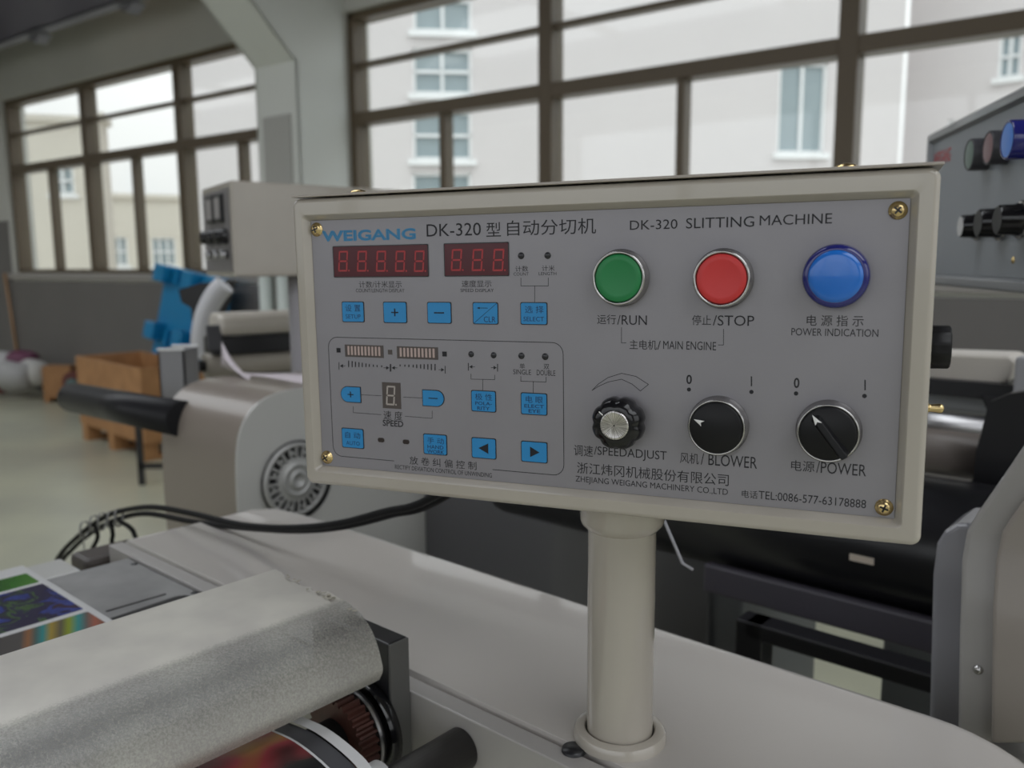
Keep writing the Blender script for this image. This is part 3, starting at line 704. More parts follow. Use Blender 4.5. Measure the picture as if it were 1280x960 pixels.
# post
pb = panel
bz = (PC + PZ*(OC[1]-OH/2)).z
def PO(): return MB(V((post_xy.x, post_xy.y, 0)))
zt = 1.015
PO().lathe([(0, bz+.002), (.0245, bz+.002), (.0245, bz-.018), (.0238, bz-.0205), (.0207, bz-.0240), (.0200, bz-.0243)], n=64).build('post_collar', CREAM, panel).modifiers.new('e', 'EDGE_SPLIT').split_angle = radians(30)
PO().lathe([(.0198, bz-.015), (.0198, zt+.001)], n=64).build('post', CREAM, panel).modifiers.new('e', 'EDGE_SPLIT').split_angle = radians(30)
PO().lathe([(.0206, zt+.0), (.0208, zt+.0062), (.0215, zt+.0068), (.0245, zt+.0068), (.0265, zt+.0058), (.0278, zt+.0035), (.0280, zt), (.0206, zt)], n=64).build('base_ring', CREAM, panel).modifiers.new('e', 'EDGE_SPLIT').split_angle = radians(30)
PO().lathe([(.0200, zt+.0002), (.0207, zt+.0004)], n=48).build('gasket', BLACK, panel)

# ================================================================ SLITTING MACHINE (cream top the post stands on)
slit = empty('slitting_machine', M(-.45, .465, 0), 'glossy cream machine casing with round end, carrying the control panel post', 'machine')
def MM(): return MB(V((0, 0, 0)), E1, E2, UZ)
def outline_top(g=0):
    gn = min(g, .0022)
    pts = [(-.875+g, .375+gn), (-.135, .375+gn)]
    r = .0905-g
    for k in range(1, 20): a = -pi/2+pi*k/20; pts.append((-.135+r*cos(a), .4655+r*sin(a)-(g-gn)*max(0, -sin(a))))
    pts += [(-.135, .556-g), (-.80, .556-g), (-.852+g*.5, .551-g), (-.875+g, .53-g)]
    return pts
mb = MM(); rings = []
for z, g in ((.06, .002), (1.000, .002), (1.000, 0), (1.006, 0), (1.0095, .0009), (1.0125, .0031), (1.0143, .0066), (1.015, .0115)):
    rings.append([(x, y, z) for x, y in outline_top(g)])
loft(mb, rings, True, True); mb.build('top_cover', TOPM, slit)
# side frame plate a little lower, in front of the cover
mb = MM(); mb.box((-.86, .35, 0), (0, .55, .06)); mb.build('plinth', BLACK, slit)
# dark hole at the ring
p = onz(722, 932, 1.0150); s_, t_ = p.dot(E1), p.dot(E2)
MM().lathe([(.0, 1.0155), (.0068, 1.0155), (.0072, 1.0130)], (s_, .3735, 0), (0, 0, 1), 24).build('cable_grommet', BLACK, slit)
# black end block bearing plate
p = ont(510, 795, .358); sB, zB = p.dot(E1), p.z
MM().box((sB-.085, .341, .80), (sB, .3575, zB)).build('bearing_plate', BLACK, slit, bevel=.0012)
MM().box((sB-.0006, .3412, .80), (sB+.0012, .3573, zB-.0006)).build('plate_edge', mat('lighter_grey_edge', (.10, .10, .095), .5), slit)  # end face of the black plate in a lighter grey
# lower rollers sticking out of the side frame (axis along -E2)
p = ont(545, 955, .335)
MM().cyl((p.dot(E1), .358, p.z), (p.dot(E1), .05, p.z), .0135, n=36).build('guide_roller', mat('dark_steel', (.055, .052, .05), .4, .5), slit)
p = ont(478, 978, .30)
MM().cyl((p.dot(E1), .300, p.z), (p.dot(E1), .05, p.z), .0135, n=36).build('guide_roller', mat('white_nylon', (.58, .58, .58), .5), slit)
# gear
pg = ont(445, 915, .329); gs, gz = pg.dot(E1), pg.z
mb = MM(); nT = 30; pts = []
for i in range(nT*4):
    a = 2*pi*i/(nT*4); r = .0290 if (i % 4) in (0, 1) else .0262
    pts.append((gs+r*cos(a), .312, gz+r*sin(a)))
mb.prism(pts, (0, .014, 0))
gear = mb.build('gear', mat('rusty_bronze', (.08, .03, .022), .5, .3, c2=(.05, .02, .015), vscale=60), slit)
MM().lathe([(.030, .326), (.030, .3275), (.0305, .330), (.028, .3315), (0, .3315)], (gs, 0, gz), (0, 1, 0), 40).build('gear_flange', STEEL, gear)
MM().lathe([(.034, .332), (.035, .334), (.034, .3405), (.02, .3405)], (gs, 0, gz), (0, 1, 0), 40).build('bearing_ring', BLKGL, gear)
MM().cyl((gs, .05, gz), (gs, .312, gz), .016, n=40).build('drive_roller', mat('black_rubber', (.006, .006, .006), .6, spec=.2), slit)
# bed plate and slots
ZPL = 1.0105
def q3(px, py, z=ZPL): p = onz(px, py, z); return (p.dot(E1), p.dot(E2), z)
a = q3(161, 697); b = q3(253, 738)
tpl = .3578
MM().box((-.872, .3585, .06), (.05, .3728, 1.0132)).build('frame_strip', mat('strip_enamel', (.36, .345, .33), .35), slit, bevel=.001)
bed = MM().box((a[0], -.02, ZPL-.012), (b[0]+.19, tpl, ZPL)).build('bed_plate', mat('brushed_bed_steel', (.46, .46, .46), .38, .6, bump=.15, bscale=30, var=.35, vscale=14), slit, bevel=.0015)
def slot(p0, p1, r, z=ZPL+.0004):
    A = V(q3(*p0)); B = V(q3(*p1)); d = (B-A).normalized(); k = V((-d.y, d.x, 0)); pts = []
    for j in range(9): an = -pi/2+pi*j/8; pts.append(B+(d*cos(an)+k*sin(an))*r)
    for j in range(9): an = pi/2+pi*j/8; pts.append(A+(d*cos(an)+k*sin(an))*r)
    mbb = MM(); mbb.prism([(p.x, p.y, ZPL-.0005) for p in pts], (0, 0, .0009)); return mbb.build('slot', BLACK, bed)
slot((134, 764), (206, 743), .0012); slot((143, 779), (225, 751), .0115)
for px, py in ((168, 705), (243, 741)):
    p = q3(px, py); MM().lathe([(0, ZPL+.0004), (.003, ZPL+.0004), (.0034, ZPL)], (p[0], p[1], 0), (0, 0, 1), 16).build('bolt_hole', BLACK, bed)
# plastic curved guard -----------------------------------------
def guard_mat():
    m = bpy.data.materials.new('dusty_clear_plastic'); m.use_nodes = True; nt = m.node_tree; b = nt.nodes['Principled BSDF']; out = nt.nodes['Material Output']
    at = nt.nodes.new('ShaderNodeAttribute'); at.attribute_name = 'arc'
    tc = nt.nodes.new('ShaderNodeTexCoord')
    n1 = nt.nodes.new('ShaderNodeTexNoise'); n1.inputs['Scale'].default_value = 25; n1.inputs['Detail'].default_value = 3
    n2 = nt.nodes.new('ShaderNodeTexNoise'); n2.inputs['Scale'].default_value = 700; n2.inputs['Detail'].default_value = 6; n2.inputs['Roughness'].default_value = .8
    for n in (n1, n2): nt.links.new(tc.outputs['Object'], n.inputs['Vector'])
    # curved face: clear and speckled; flat top: frosted
    r = nt.nodes.new('ShaderNodeValToRGB'); e = r.color_ramp.elements
    e[0].position = .46; e[0].color = (1.6, 1.6, 1.6, 1); e[1].position = .56; e[1].color = (.50, .50, .50, 1)
    x = r.color_ramp.elements.new(.70); x.color = (.26, .26, .26, 1); x = r.color_ramp.elements.new(.95); x.color = (.70, .70, .70, 1)
    nt.links.new(at.outputs['Fac'], r.inputs[0])
    sp = nt.nodes.new('ShaderNodeMapRange'); sp.inputs['From Min'].default_value = .42; sp.inputs['From Max'].default_value = .62; sp.inputs['To Min'].default_value = -.12; sp.inputs['To Max'].default_value = .16
    nt.links.new(n2.outputs['Fac'], sp.inputs['Value'])
    ad = nt.nodes.new('ShaderNodeMath'); ad.operation = 'ADD'; ad.use_clamp = True
    nt.links.new(r.outputs[0], ad.inputs[0]); nt.links.new(sp.outputs[0], ad.inputs[1])
    cl = nt.nodes.new('ShaderNodeValToRGB'); cl.color_ramp.elements[0].position = .35; cl.color_ramp.elements[1].position = .65
    cl.color_ramp.elements[0].color = (.52, .50, .46, 1); cl.color_ramp.elements[1].color = (.62, .60, .54, 1)
    nt.links.new(n1.outputs['Fac'], cl.inputs[0]); nt.links.new(cl.outputs[0], b.inputs['Base Color'])
    b.inputs['Roughness'].default_value = .3; b.inputs['Specular IOR Level'].default_value = .5
    bp = nt.nodes.new('ShaderNodeBump'); bp.inputs['Strength'].default_value = .25; bp.inputs['Distance'].default_value = .0006
    ml = nt.nodes.new('ShaderNodeMath'); ml.operation = 'MULTIPLY'; sq = nt.nodes.new('ShaderNodeMapRange'); sq.inputs['From Min'].default_value = .42; sq.inputs['From Max'].default_value = .6; nt.links.new(at.outputs['Fac'], sq.inputs['Value']); nt.links.new(n2.outputs['Fac'], ml.inputs[0]); nt.links.new(sq.outputs[0], ml.inputs[1])
    nt.links.new(ml.outputs[0], bp.inputs['Height']); nt.links.new(bp.outputs[0], b.inputs['Normal'])
    tr = nt.nodes.new('ShaderNodeBsdfTransparent'); tr.inputs[0].default_value = (.75, .77, .78, 1)
    mx = nt.nodes.new('ShaderNodeMixShader'); nt.links.new(ad.outputs[0], mx.inputs[0]); nt.links.new(tr.outputs[0], mx.inputs[1]); nt.links.new(b.outputs[0], mx.inputs[2])
    nt.links.new(mx.outputs[0], out.inputs[0]); return m
TG = .336
prof_px = [(345, 711), (372, 722), (400, 734), (425, 747), (446, 762), (461, 781), (470, 801), (476, 822), (478.5, 838), (474, 850)]
prof = [ont(px, py, TG) for px, py in prof_px]
prof = [(p.dot(E1), p.z) for p in prof]
# resample smoothly
def cr_(P, sub):
    out = []
    for i in range(len(P)-1):
        a, b, c, d = P[max(i-1, 0)], P[i], P[i+1], P[min(i+2, len(P)-1)]
        for j in range(sub):
            t = j/sub; out.append(tuple(.5*((2*b[k])+(c[k]-a[k])*t+(2*a[k]-5*b[k]+4*c[k]-d[k])*t*t+(3*b[k]-a[k]-3*c[k]+d[k])*t**3) for k in (0, 1)))
    out.append(P[-1]); return out
prf = cr_(prof, 5)
guard = empty('roller_guard', M(prf[20][0], .16, ZPL), 'frosted dusty plastic guard with a chipped corner, curved over the printed web', 'guard')
mb = MM(); n = len(prf); NT = 40; TH = .0022
tl_ = [0]
for i in range(1, n): tl_.append(tl_[-1]+math.hypot(prf[i][0]-prf[i-1][0], prf[i][1]-prf[i-1][1]))
vs = []; arc = []
for side in (0, 1):
    for j in range(NT+1):
        for i in range(n):
            a_ = prf[max(i-1, 0)]; b_ = prf[min(i+1, n-1)]; dx, dz = b_[0]-a_[0], b_[1]-a_[1]; l = math.hypot(dx, dz); nx, nz_ = dz/l, -dx/l
            f_ = tl_[i]/tl_[-1]
            te = TG
            if f_ < .52: te -= random.uniform(0, .0016)+(.006 if .10 < f_ < .40 else 0)*(.4+.6*abs(sin(i*2.1)))
            t = -.04+(te+.04)*(j/NT)**.8
            k_ = TH*side
            vs.append((prf[i][0]+nx*k_, t, prf[i][1]+nz_*k_)); arc.append(f_)
m0 = (NT+1)*n; fs = []
for side in (0, 1):
    for j in range(NT):
        for i in range(n-1): b0_ = side*m0+j*n+i; fs.append((b0_, b0_+1, b0_+n+1, b0_+n))
for j in range(NT):
    for i in (0, n-1): b0_ = j*n+i; fs.append((b0_, b0_+n, m0+b0_+n, m0+b0_))
for i in range(n-1):
    for j in (0, NT): b0_ = j*n+i; fs.append((b0_, b0_+1, m0+b0_+1, m0+b0_))
mb.add(vs, fs, True)
me = bpy.data.meshes.new('guard_shell'); o3 = V(guard['_o']); me.from_pydata([p-o3 for p in mb.v], [], mb.f); me.polygons.foreach_set('use_smooth', [True]*len(me.polygons))
at = me.attributes.new('arc', 'FLOAT', 'POINT'); at.data.foreach_set('value', arc); me.materials.append(guard_mat())
gso = bpy.data.objects.new('guard_shell', me); COL.objects.link(gso); gso.parent = guard
md = gso.modifiers.new('e', 'EDGE_SPLIT'); md.split_angle = radians(50)
bmx = bmesh.new(); bmx.from_mesh(me); bmesh.ops.recalc_face_normals(bmx, faces=bmx.faces); bmx.to_mesh(me); bmx.free()
# torn flakes at the chipped corner
FLK = mat('dry_adhesive', (.40, .37, .30), .6)
for k in range(16):
    f_ = random.choice((random.uniform(.05, .5), random.uniform(.26, .36)))
    i = int(f_*(n-1)); p = (prf[i][0]-.001, TG-random.uniform(.002, .010), prf[i][1]+.0005)
    r = random.uniform(.0012, .0032); pts = []
    tilt = random.uniform(-.4, .9)
    for j in range(6):
        a_ = 2*pi*j/6; rr_ = r*random.uniform(.5, 1.1); pts.append((p[0]+rr_*cos(a_), p[1]+rr_*.6*sin(a_), p[2]+rr_*tilt*(.5+.5*cos(a_))+.0006))
    mbk = MM(); mbk.prism(pts, (0, 0, .0004)); mbk.build('torn_flake', FLK, guard)
# printed web --------------------------------------------------
web = empty('printed_label_web', M(-.6, .15, ZPL), 'white printed label web with flower and rainbow pictures lying over the steel bed plate', 'label web')
tw = onz(90, 745, ZPL).dot(E2)
ZW = ZPL+.0006
g_end = q3(330, 780)[0]
MM().box((a[0]-.056, -.02, ZPL), (g_end+.02, tw, ZW)).build('web_sheet', mat('white_label_paper', (.58, .58, .58), .3), web)
def print_mat(name, cols, scale, kind):
    m = bpy.data.materials.new(name); m.use_nodes = True; nt = m.node_tree; b = nt.nodes['Principled BSDF']; b.inputs['Roughness'].default_value = .22
    tc = nt.nodes.new('ShaderNodeTexCoord')
    n = nt.nodes.new('ShaderNodeTexVoronoi' if kind == 'v' else 'ShaderNodeTexNoise'); n.inputs['Scale'].default_value = scale
    if kind == 'w':
        n = nt.nodes.new('ShaderNodeTexWave'); n.inputs['Scale'].default_value = scale; n.inputs['Distortion'].default_value = 4; n.inputs['Detail'].default_value = 1; n.bands_direction = 'X'
        mp = nt.nodes.new('ShaderNodeMapping'); mp.inputs['Rotation'].default_value = (0, 0, 1.1); nt.links.new(tc.outputs['Object'], mp.inputs[0]); nt.links.new(mp.outputs[0], n.inputs['Vector'])
        o = n.outputs['Fac']
    else:
        nt.links.new(tc.outputs['Object'], n.inputs['Vector']); o = n.outputs['Distance'] if kind == 'v' else n.outputs['Fac']
    r = nt.nodes.new('ShaderNodeValToRGB'); e = r.color_ramp.elements
    while len(e) < len(cols): e.new(.5)
    for i, (p, c) in enumerate(cols): e[i].position = p; e[i].color = (*c, 1)
    nt.links.new(o, r.inputs[0]); nt.links.new(r.outputs[0], b.inputs['Base Color']); return m
def stripes(name, cols, vec, lo, hi, nscale, namt):
    m = bpy.data.materials.new(name); m.use_nodes = True; nt = m.node_tree; b = nt.nodes['Principled BSDF']; b.inputs['Roughness'].default_value = .22
    tc = nt.nodes.new('ShaderNodeTexCoord'); dt = nt.nodes.new('ShaderNodeVectorMath'); dt.operation = 'DOT_PRODUCT'; dt.inputs[1].default_value = vec
    nt.links.new(tc.outputs['Object'], dt.inputs[0])
    mr = nt.nodes.new('ShaderNodeMapRange'); mr.inputs['From Min'].default_value = lo; mr.inputs['From Max'].default_value = hi; nt.links.new(dt.outputs['Value'], mr.inputs['Value'])
    n = nt.nodes.new('ShaderNodeTexNoise'); n.inputs['Scale'].default_value = nscale; n.inputs['Detail'].default_value = 6; n.inputs['Distortion'].default_value = .6; nt.links.new(tc.outputs['Object'], n.inputs['Vector'])
    ma = nt.nodes.new('ShaderNodeMath'); ma.operation = 'MULTIPLY_ADD'; ma.inputs[1].default_value = namt; nt.links.new(n.outputs['Fac'], ma.inputs[0])
    sb = nt.nodes.new('ShaderNodeMath'); sb.operation = 'SUBTRACT'; sb.inputs[1].default_value = namt/2; nt.links.new(mr.outputs[0], sb.inputs[0]); nt.links.new(sb.outputs[0], ma.inputs[2])
    r_ = nt.nodes.new('ShaderNodeValToRGB'); e = r_.color_ramp.elements
    while len(e) < len(cols): e.new(.5)
    for i, (p, c) in enumerate(cols): e[i].position = p; e[i].color = (*c, 1)
    nt.links.new(ma.outputs[0], r_.inputs[0]); nt.links.new(r_.outputs[0], b.inputs['Base Color']); return m
vE = tuple(E2*.93+E1*.36)
FLOWER = stripes('flower_print', [(0, (.05, .03, .03)), (.18, (.04, .05, .16)), (.26, (.03, .025, .05)), (.34, (.05, .07, .25)), (.42, (.03, .025, .05)), (.50, (.07, .12, .05)), (.53, (.04, .04, .07)), (.64, (.035, .03, .06)), (.72, (.05, .07, .26)), (.80, (.05, .035, .05)), (.88, (.16, .06, .03)), (1, (.05, .03, .04))], vE, -.06, .10, 45, .75)
RAIN = stripes('rainbow_print', [(0, (.08, .075, .07)), (.30, (.09, .085, .08)), (.36, (.28, .13, .06)), (.42, (.08, .12, .11)), (.48, (.04, .24, .24)), (.55, (.34, .25, .05)), (.63, (.11, .10, .07)), (.70, (.25, .30, .03)), (.78, (.04, .26, .26)), (.85, (.13, .12, .11)), (.92, (.34, .12, .08)), (1, (.20, .10, .07))], vE, .0, .085, 10, .12)
GRN = stripes('green_blossom_print', [(0, (.02, .05, .02)), (.3, (.05, .16, .03)), (.5, (.10, .24, .05)), (.62, (.06, .09, .05)), (.75, (.14, .09, .07)), (.9, (.10, .22, .18)), (1, (.2, .3, .25))], vE, -.02, .10, 20, .4)
def lab2(name, a, b, tnear, m, sub=None):
    s0_ = q3(*a, ZW)[0]; s1_ = q3(*b, ZW)[0]
    mbb = MM(); mbb.prism([(x, y, ZW) for x, y in rrect(abs(s1_-s0_)/2, (tw-.006-tnear)/2, .002, (s0_+s1_)/2, (tw-.006+tnear)/2)], (0, 0, .00012))
    return mbb.build('printed_label', m, web)
lab2('l', (31, 717), (47, 728), .02, GRN); lab2('l', (51, 730), (106, 761), .02, FLOWER); lab2('l', (111, 764), (143, 783), .15, RAIN)
# web running on down under the guard (black print with colours)
pA_ = [ont(px, py, .27) for px, py in ((330, 905), (375, 925), (420, 962), (440, 990))]
mb = MM(); P = cr_([(p.dot(E1), p.z) for p in pA_], 6)
vs = []; 
for (s_, z) in P: vs += [(s_, .285, z), (s_, .278, z), (s_, .0, z)]
nn = len(P)
WPM = mat('white_label_paper', (.58, .58, .58))
DCP = print_mat('dark_colour_print', [(.0, (.01, .01, .01)), (.50, (.01, .01, .01)), (.60, (.25, .03, .04)), (.70, (.3, .16, .03)), (.82, (.02, .12, .12)), (1, (.01, .01, .01))], 14, 'n')
def band(nm, y0, y1, dz, m_):
    w_ = MM(); w_.add([(s_, y, z+dz) for s_, z in P for y in (y0, y1)], [(2*i, 2*i+1, 2*i+3, 2*i+2) for i in range(nn-1)], True); return w_.build(nm, m_, web)
band('web_margin', .2885, .281, .0, WPM); band('web_gap', .281, .268, -.0015, DGREY); band('web_edge', .268, .2665, .0, WPM); band('web_print', .2665, .02, .0, DCP)  # dark grey strip stands in for the gap between the two webs

MM().box((-.915, .335, .90), (-.874, .40, 1.002)).build('end_cap', mat('shade_brown_cap', (.055, .045, .04), .5), slit, bevel=.006)  # bracket past the strip end; shade there is put into its dark brown
# grey cross bar behind bed (left end block)
MM().box((a[0]-.055, .02, .955), (a[0]-.004, .315, ZPL-.001)).build('end_bar', COVER, slit, bevel=.003)

# ================================================================ CABLES
tcab = .44
cabs = [[(70, 712), (78, 690), (104, 665), (128, 648), (150, 639), (190, 634), (240, 642), (300, 656), (360, 660), (420, 655), (480, 640), (540, 622)],
        [(74, 712), (92, 685), (120, 662), (150, 648), (185, 642), (240, 652), (300, 659), (370, 663), (430, 658), (490, 643), (545, 627)]]
for i, c in enumerate(cabs):
    pts = [ont(px, py, tcab+.02*i) for px, py in c]
    lo = pts[0]; pts = [lo-UZ*.62+E1*.02, lo-UZ*.3-E1*.01, lo-UZ*.08-E1*.006] + pts + [PC-NN*.112-PX*(.06-.015*i)-PZ*.060]
    o = MB().tube(pts, .0033, 10, 6).build('power_cable', mat('black_cable', (.006, .006, .006), .6, spec=.2))
    tag(o, ('black cable arching %s over the cream machine top' % ('highest' if i == 0 else 'just under its twin')), 'cable', 'black cables over the machine')
for i, c in enumerate([[(118, 655), (122, 672), (112, 700)], [(138, 652), (141, 668), (141, 684)], [(150, 652), (163, 660), (170, 674)]]):
    pts = [ont(px, py, .44) for px, py in c]
    pts += [pts[-1]-UZ*.06+(E1*.03 if i else E1*.01), pts[-1]-UZ*.16+E1*.035]
    if i == 0: pts[-2:] = [pts[2]-UZ*.08-E1*.01, pts[2]-UZ*.25]
    o = MB().tube(pts, .0028, 8, 6).build('cable_branch', mat('black_cable', (.012, .012, .012)))
    tag(o, ['leftmost', 'middle', 'rightmost'][i]+' short black cable dropping from the wire rings', 'cable', 'short cable drops')
sp = empty('wire_spiral', ont(125, 655, .43), 'thin grey wire rings binding the black cables together', 'wire')
for px, py in ((104, 662), (116, 655), (126, 652), (138, 650), (147, 647)):
    c = ont(px, py, .44); ax = (E1*.7+E2*.7).normalized(); q = UZ; k = ax.cross(q); r = .0105
    MB().tube([c+(q*cos(2*pi*j/16)+k*sin(2*pi*j/16))*r+ax*.0002*j for j in range(17)], .0013, 6, 2).build('ring', mat('grey_wire', (.22, .22, .21), .4, .3), sp)
MB().tube([ont(103, 668, .44), ont(106, 690, .44), ont(107, 704, .44)], .0008, 6, 2).build('wire_tail', mat('grey_wire', (.2, .2, .2)), sp)

# ================================================================ UNWINDER HOUSING (left, with vented disc)
SH = -1.07
hous = empty('unwinder_machine', E1*(SH-.1)+E2*.75, 'rounded beige machine housing with a vented metal disc on its grey end face', 'machine')
front = [(302, 700), (298, 640), (296, 590), (297, 560), (302, 535), (313, 515), (330, 499), (355, 489), (385, 485), (430, 484)]
fp = [ons(px, py, SH) for px, py in front]; fp = [(p.dot(E2), p.z) for p in fp]
fp = cr_(fp, 3)
tR = ons(560, 484, SH).dot(E2); zT = fp[-1][1]
poly = [(fp[0][0], .05)] + fp + [(tR, zT), (tR, .05)]
LH = ons(297, 560, SH)
# length of housing so that its back edge shows at x = 203
def px_of(P): d = P-CAM; z = d.dot(fw); return 640+FPX*d.dot(RT)/z
Lh = .05
while px_of(E1*(SH-Lh)+E2*fp[6][0]+UZ*fp[6][1]) > 203 and Lh < .6: Lh += .005
mb = MM(); pl = [(SH, a, z) for a, z in poly]; mb.prism([(SH-.004, a, z) for a, z in poly], (-Lh+.004, 0, 0), True)
ho = mb.build('housing_shell', mat('brown_beige_enamel', (.25, .215, .185), .3, coat=.3), hous)
md = ho.modifiers.new('e', 'EDGE_SPLIT'); md.split_angle = radians(35)
MM().prism([(SH, a, z) for a, z in poly], (-.004, 0, 0)).build('end_face', COVER, hous)
c = ons(366, 598, SH); ct, cz = c.dot(E2), c.z; RD = .056
DISC = mat('cast_aluminium', (.42, .42, .41), .45, .4)
dsc = MM().lathe([(RD+.004, 0), (RD+.004, .008), (RD-.002, .008), (0, .006)], (SH, ct+.006, cz-.003), (1, 0, 0), 56).build('vented_disc', BLACK, hous)
MM().lathe([(RD, .008), (RD, .012), (RD-.006, .014), (RD-.007, .009)], (SH, ct, cz), (1, 0, 0), 56).build('disc_rim', DISC, dsc)
MM().lathe([(.034, .008), (.034, .012), (.031, .0135), (.026, .0125), (.025, .015), (.021, .0155), (.0205, .0145), (.013, .0145), (.0125, .017), (.010, .0175), (.0095, .013), (0, .013)], (SH, ct, cz), (1, 0, 0), 56).build('disc_hub', DISC, dsc)
for i in range(24):
    a = 2*pi*i/24; q = V((0, cos(a), sin(a))); k = V((0, -sin(a), cos(a))); cc = V((SH+.0085, ct, cz))
    MM().prism([cc+q*r+k*s_ for r, s_ in ((.032, -.0016), (.051, -.0022), (.051, .0022), (.032, .0016))], (.005, 0, 0)).build('vane', DISC, dsc)
for i in range(12):
    a = 2*pi*(i+.3)/12; q = V((0, cos(a), sin(a))); cc = V((SH+.014, ct, cz))+q*.042
    MM().cyl(cc-V((.004, 0, 0)), cc+V((.001, 0, 0)), .0028, n=8).build('bolt', DISC, dsc)
# black roller out of the back towards the left, grey square duct, lower parts
pe = hit(90, 497, E2*.62, E2); 
rA = ony(92, 497, 1.62); rB = ony(230, 524, 1.30)
roll = empty('black_web_roller', (rA+rB)/2, 'black web roller with capped end sticking out left over the wooden crate', 'roller')
d = (rA-rB).normalized()
MB().cyl(rB, rA, .0285, n=40).build('roller_tube', mat('black_rubber_roller', (.010, .010, .012), .4, spec=.25), roll)
MB().lathe([(.0285, 0), (.028, .006), (.022, .013), (.010, .016), (0, .016)], rA, d, 32).build('end_cap', mat('black_rubber_roller', (.012, .012, .014)), roll)
# grey square duct
a = ony(197, 438, 1.62); b = ony(229, 432, 1.62)
duct = empty('grey_square_duct', V(((a.x+b.x)/2, 1.65, a.z-.13)), 'open-topped grey square duct behind the beige housing', 'duct')
x0_, x1_, zt_ = a.x, b.x, a.z
mb = MB()
for (ax_, ay_, bx_, by_) in ((x0_, 1.62, x1_, 1.624), (x0_, 1.69, x1_, 1.694), (x0_, 1.62, x0_+.003, 1.69), (x1_-.003, 1.62, x1_, 1.69)): mb.box((ax_, ay_, zt_-.13), (bx_, by_, zt_))
mb.build('duct_wall', mat('grey_sheet_metal', (.27, .27, .28), .4), duct)
MB().box((x0_-.001, 1.618, zt_), (x1_+.001, 1.622, zt_+.004)).build('rim', FRW, duct); MB().box((x0_-.001, 1.690, zt_), (x1_+.001, 1.696, zt_+.004)).build('rim', FRW, duct)
MB().box((x0_+.003, 1.624, zt_-.014), (x1_-.003, 1.69, zt_-.010)).build('duct_liner', mat('pale_liner', (.7, .7, .72), .4), duct)

# paper on the housing
zp = zT+.0015
def onhz(px, py): return onz(px, py, zp)
grid = []
mb = MB(); nx_, ny_ = 14, 8
cor = [onhz(270, 478), onhz(440, 484), onhz(440, 470), onhz(262, 466)]
vs = []
for j in range(ny_+1):
    for i in range(nx_+1):
        a_, b_ = i/nx_, j/ny_
        p = (cor[0]*(1-a_)+cor[1]*a_)*(1-b_)+(cor[3]*(1-a_)+cor[2]*a_)*b_
        f_ = max(0, (.30-a_)/.30); tip = 1-.75*abs(b_-.35)/.65
        p = p + UZ*(f_**1.3*.062*tip + .0006*sin(9*a_+3*b_)+.001) + V((1, 0, 0))*(f_**2*.018) + (cor[3]-cor[0])*f_*(.45-b_)*.5
        vs.append(p)
mb.add(vs, [(j*(nx_+1)+i, j*(nx_+1)+i+1, (j+1)*(nx_+1)+i+1, (j+1)*(nx_+1)+i) for j in range(ny_) for i in range(nx_)], True)
o = mb.build('paper_sheet', mat('pinkish_white_paper', (.66, .60, .64), .6)); tag(o, 'pale sheet of paper with upturned corner on the beige housing', 'paper')
sm_ = o.modifiers.new('s', 'SOLIDIFY'); sm_.thickness = .0004

# ================================================================ REAR PRINTING UNIT (left centre): cream roller cover, dark rail
rear = empty('rear_roller_unit', ony(330, 440, 1.75)-UZ*.2, 'cream topped roller unit with dark rail behind the housing, beside the panel', 'machine')
a = ony(272, 405, 1.75); b = ony(470, 412, 1.95); d = (b-a); d.z = 0; d.normalize(); k = UZ.cross(d)
def RB(): return MB(a, d, k, UZ)
cs = [(-.035, -.022), (.045, -.022), (.055, -.006), (.052, .012), (.035, .022), (-.02, .022), (-.038, .014), (-.044, -.004)]
mb = RB(); mb.prism([(-.005, x, z) for x, z in cs], (.42, 0, 0)); mb.build('roller_cover', mat('cream_roller_cover', (.60, .56, .50), .35), rear, bevel=.008, seg=3)
RB().box((-.02, -.03, -.062), (.42, .04, -.026)).build('dark_rail', BLACK, rear, bevel=.003)
RB().box((-.03, -.034, -.052), (.0, -.02, .0)).build('rail_end', DGREY, rear, bevel=.003)
RB().cyl((-.03, .0, -.085), (.42, .0, -.085), .026, n=32).build('lower_roller', mat('beige_roller', (.36, .33, .28), .5), rear)
RB().cyl((-.06, .0, -.085), (-.03, .0, -.085), .012, n=20).build('roller_shaft', BLACK, rear)
RB().box((.0, -.02, -1.0), (.42, .08, -.115)).build('unit_body', GREYM, rear, bevel=.004)

# control box with gauges on its end
g1 = ony(287.5, 225, 1.52); g0 = ony(252, 237.5, 1.70); 
ctl = empty('gauge_control_box', V(((g1.x+.1), 1.62, g1.z-.17)), 'cream control box with two gauges and black knobs on its narrow end', 'control box')
dG = V((g0.x-g1.x, g0.y-g1.y, 0)); wG = dG.length; dG.normalize(); nG = V((dG.y, -dG.x, 0)); nG = nG if nG.dot(V((-1, -1, 0))) > 0 else -nG
e = ony(505, 238, 1.76); dS = V((e.x-g1.x, e.y-g1.y, 0)); LS = dS.length; dS.normalize()
HB = .168
f0 = V((g1.x, g1.y, 0)); z1 = g1.z; z0_ = z1-HB
pts = [f0, f0+dS*LS, f0+dS*LS+dG*wG, f0+dG*wG]
MB().prism([p+UZ*z0_ for p in pts], (0, 0, HB)).build('box_shell', CREAM, ctl, bevel=.004)
def GB(): return MB(f0+UZ*z0_, dG, UZ, nG)
GB().box((.012, .01, .0), (wG-.01, HB-.012, .002)).build('gauge_plate', mat('grey_gauge_plate', (.20, .19, .19), .45), ctl)
for u in (.045, .105):
    gg = GB().box((u, .098, .002), (u+.05, .148, .008)).build('gauge', BLACK, ctl, bevel=.002)
    GB().box((u+.007, .105, .008), (u+.043, .142, .0088)).build('gauge_face', mat('pale_gauge_face', (.35, .33, .33), .3), gg)
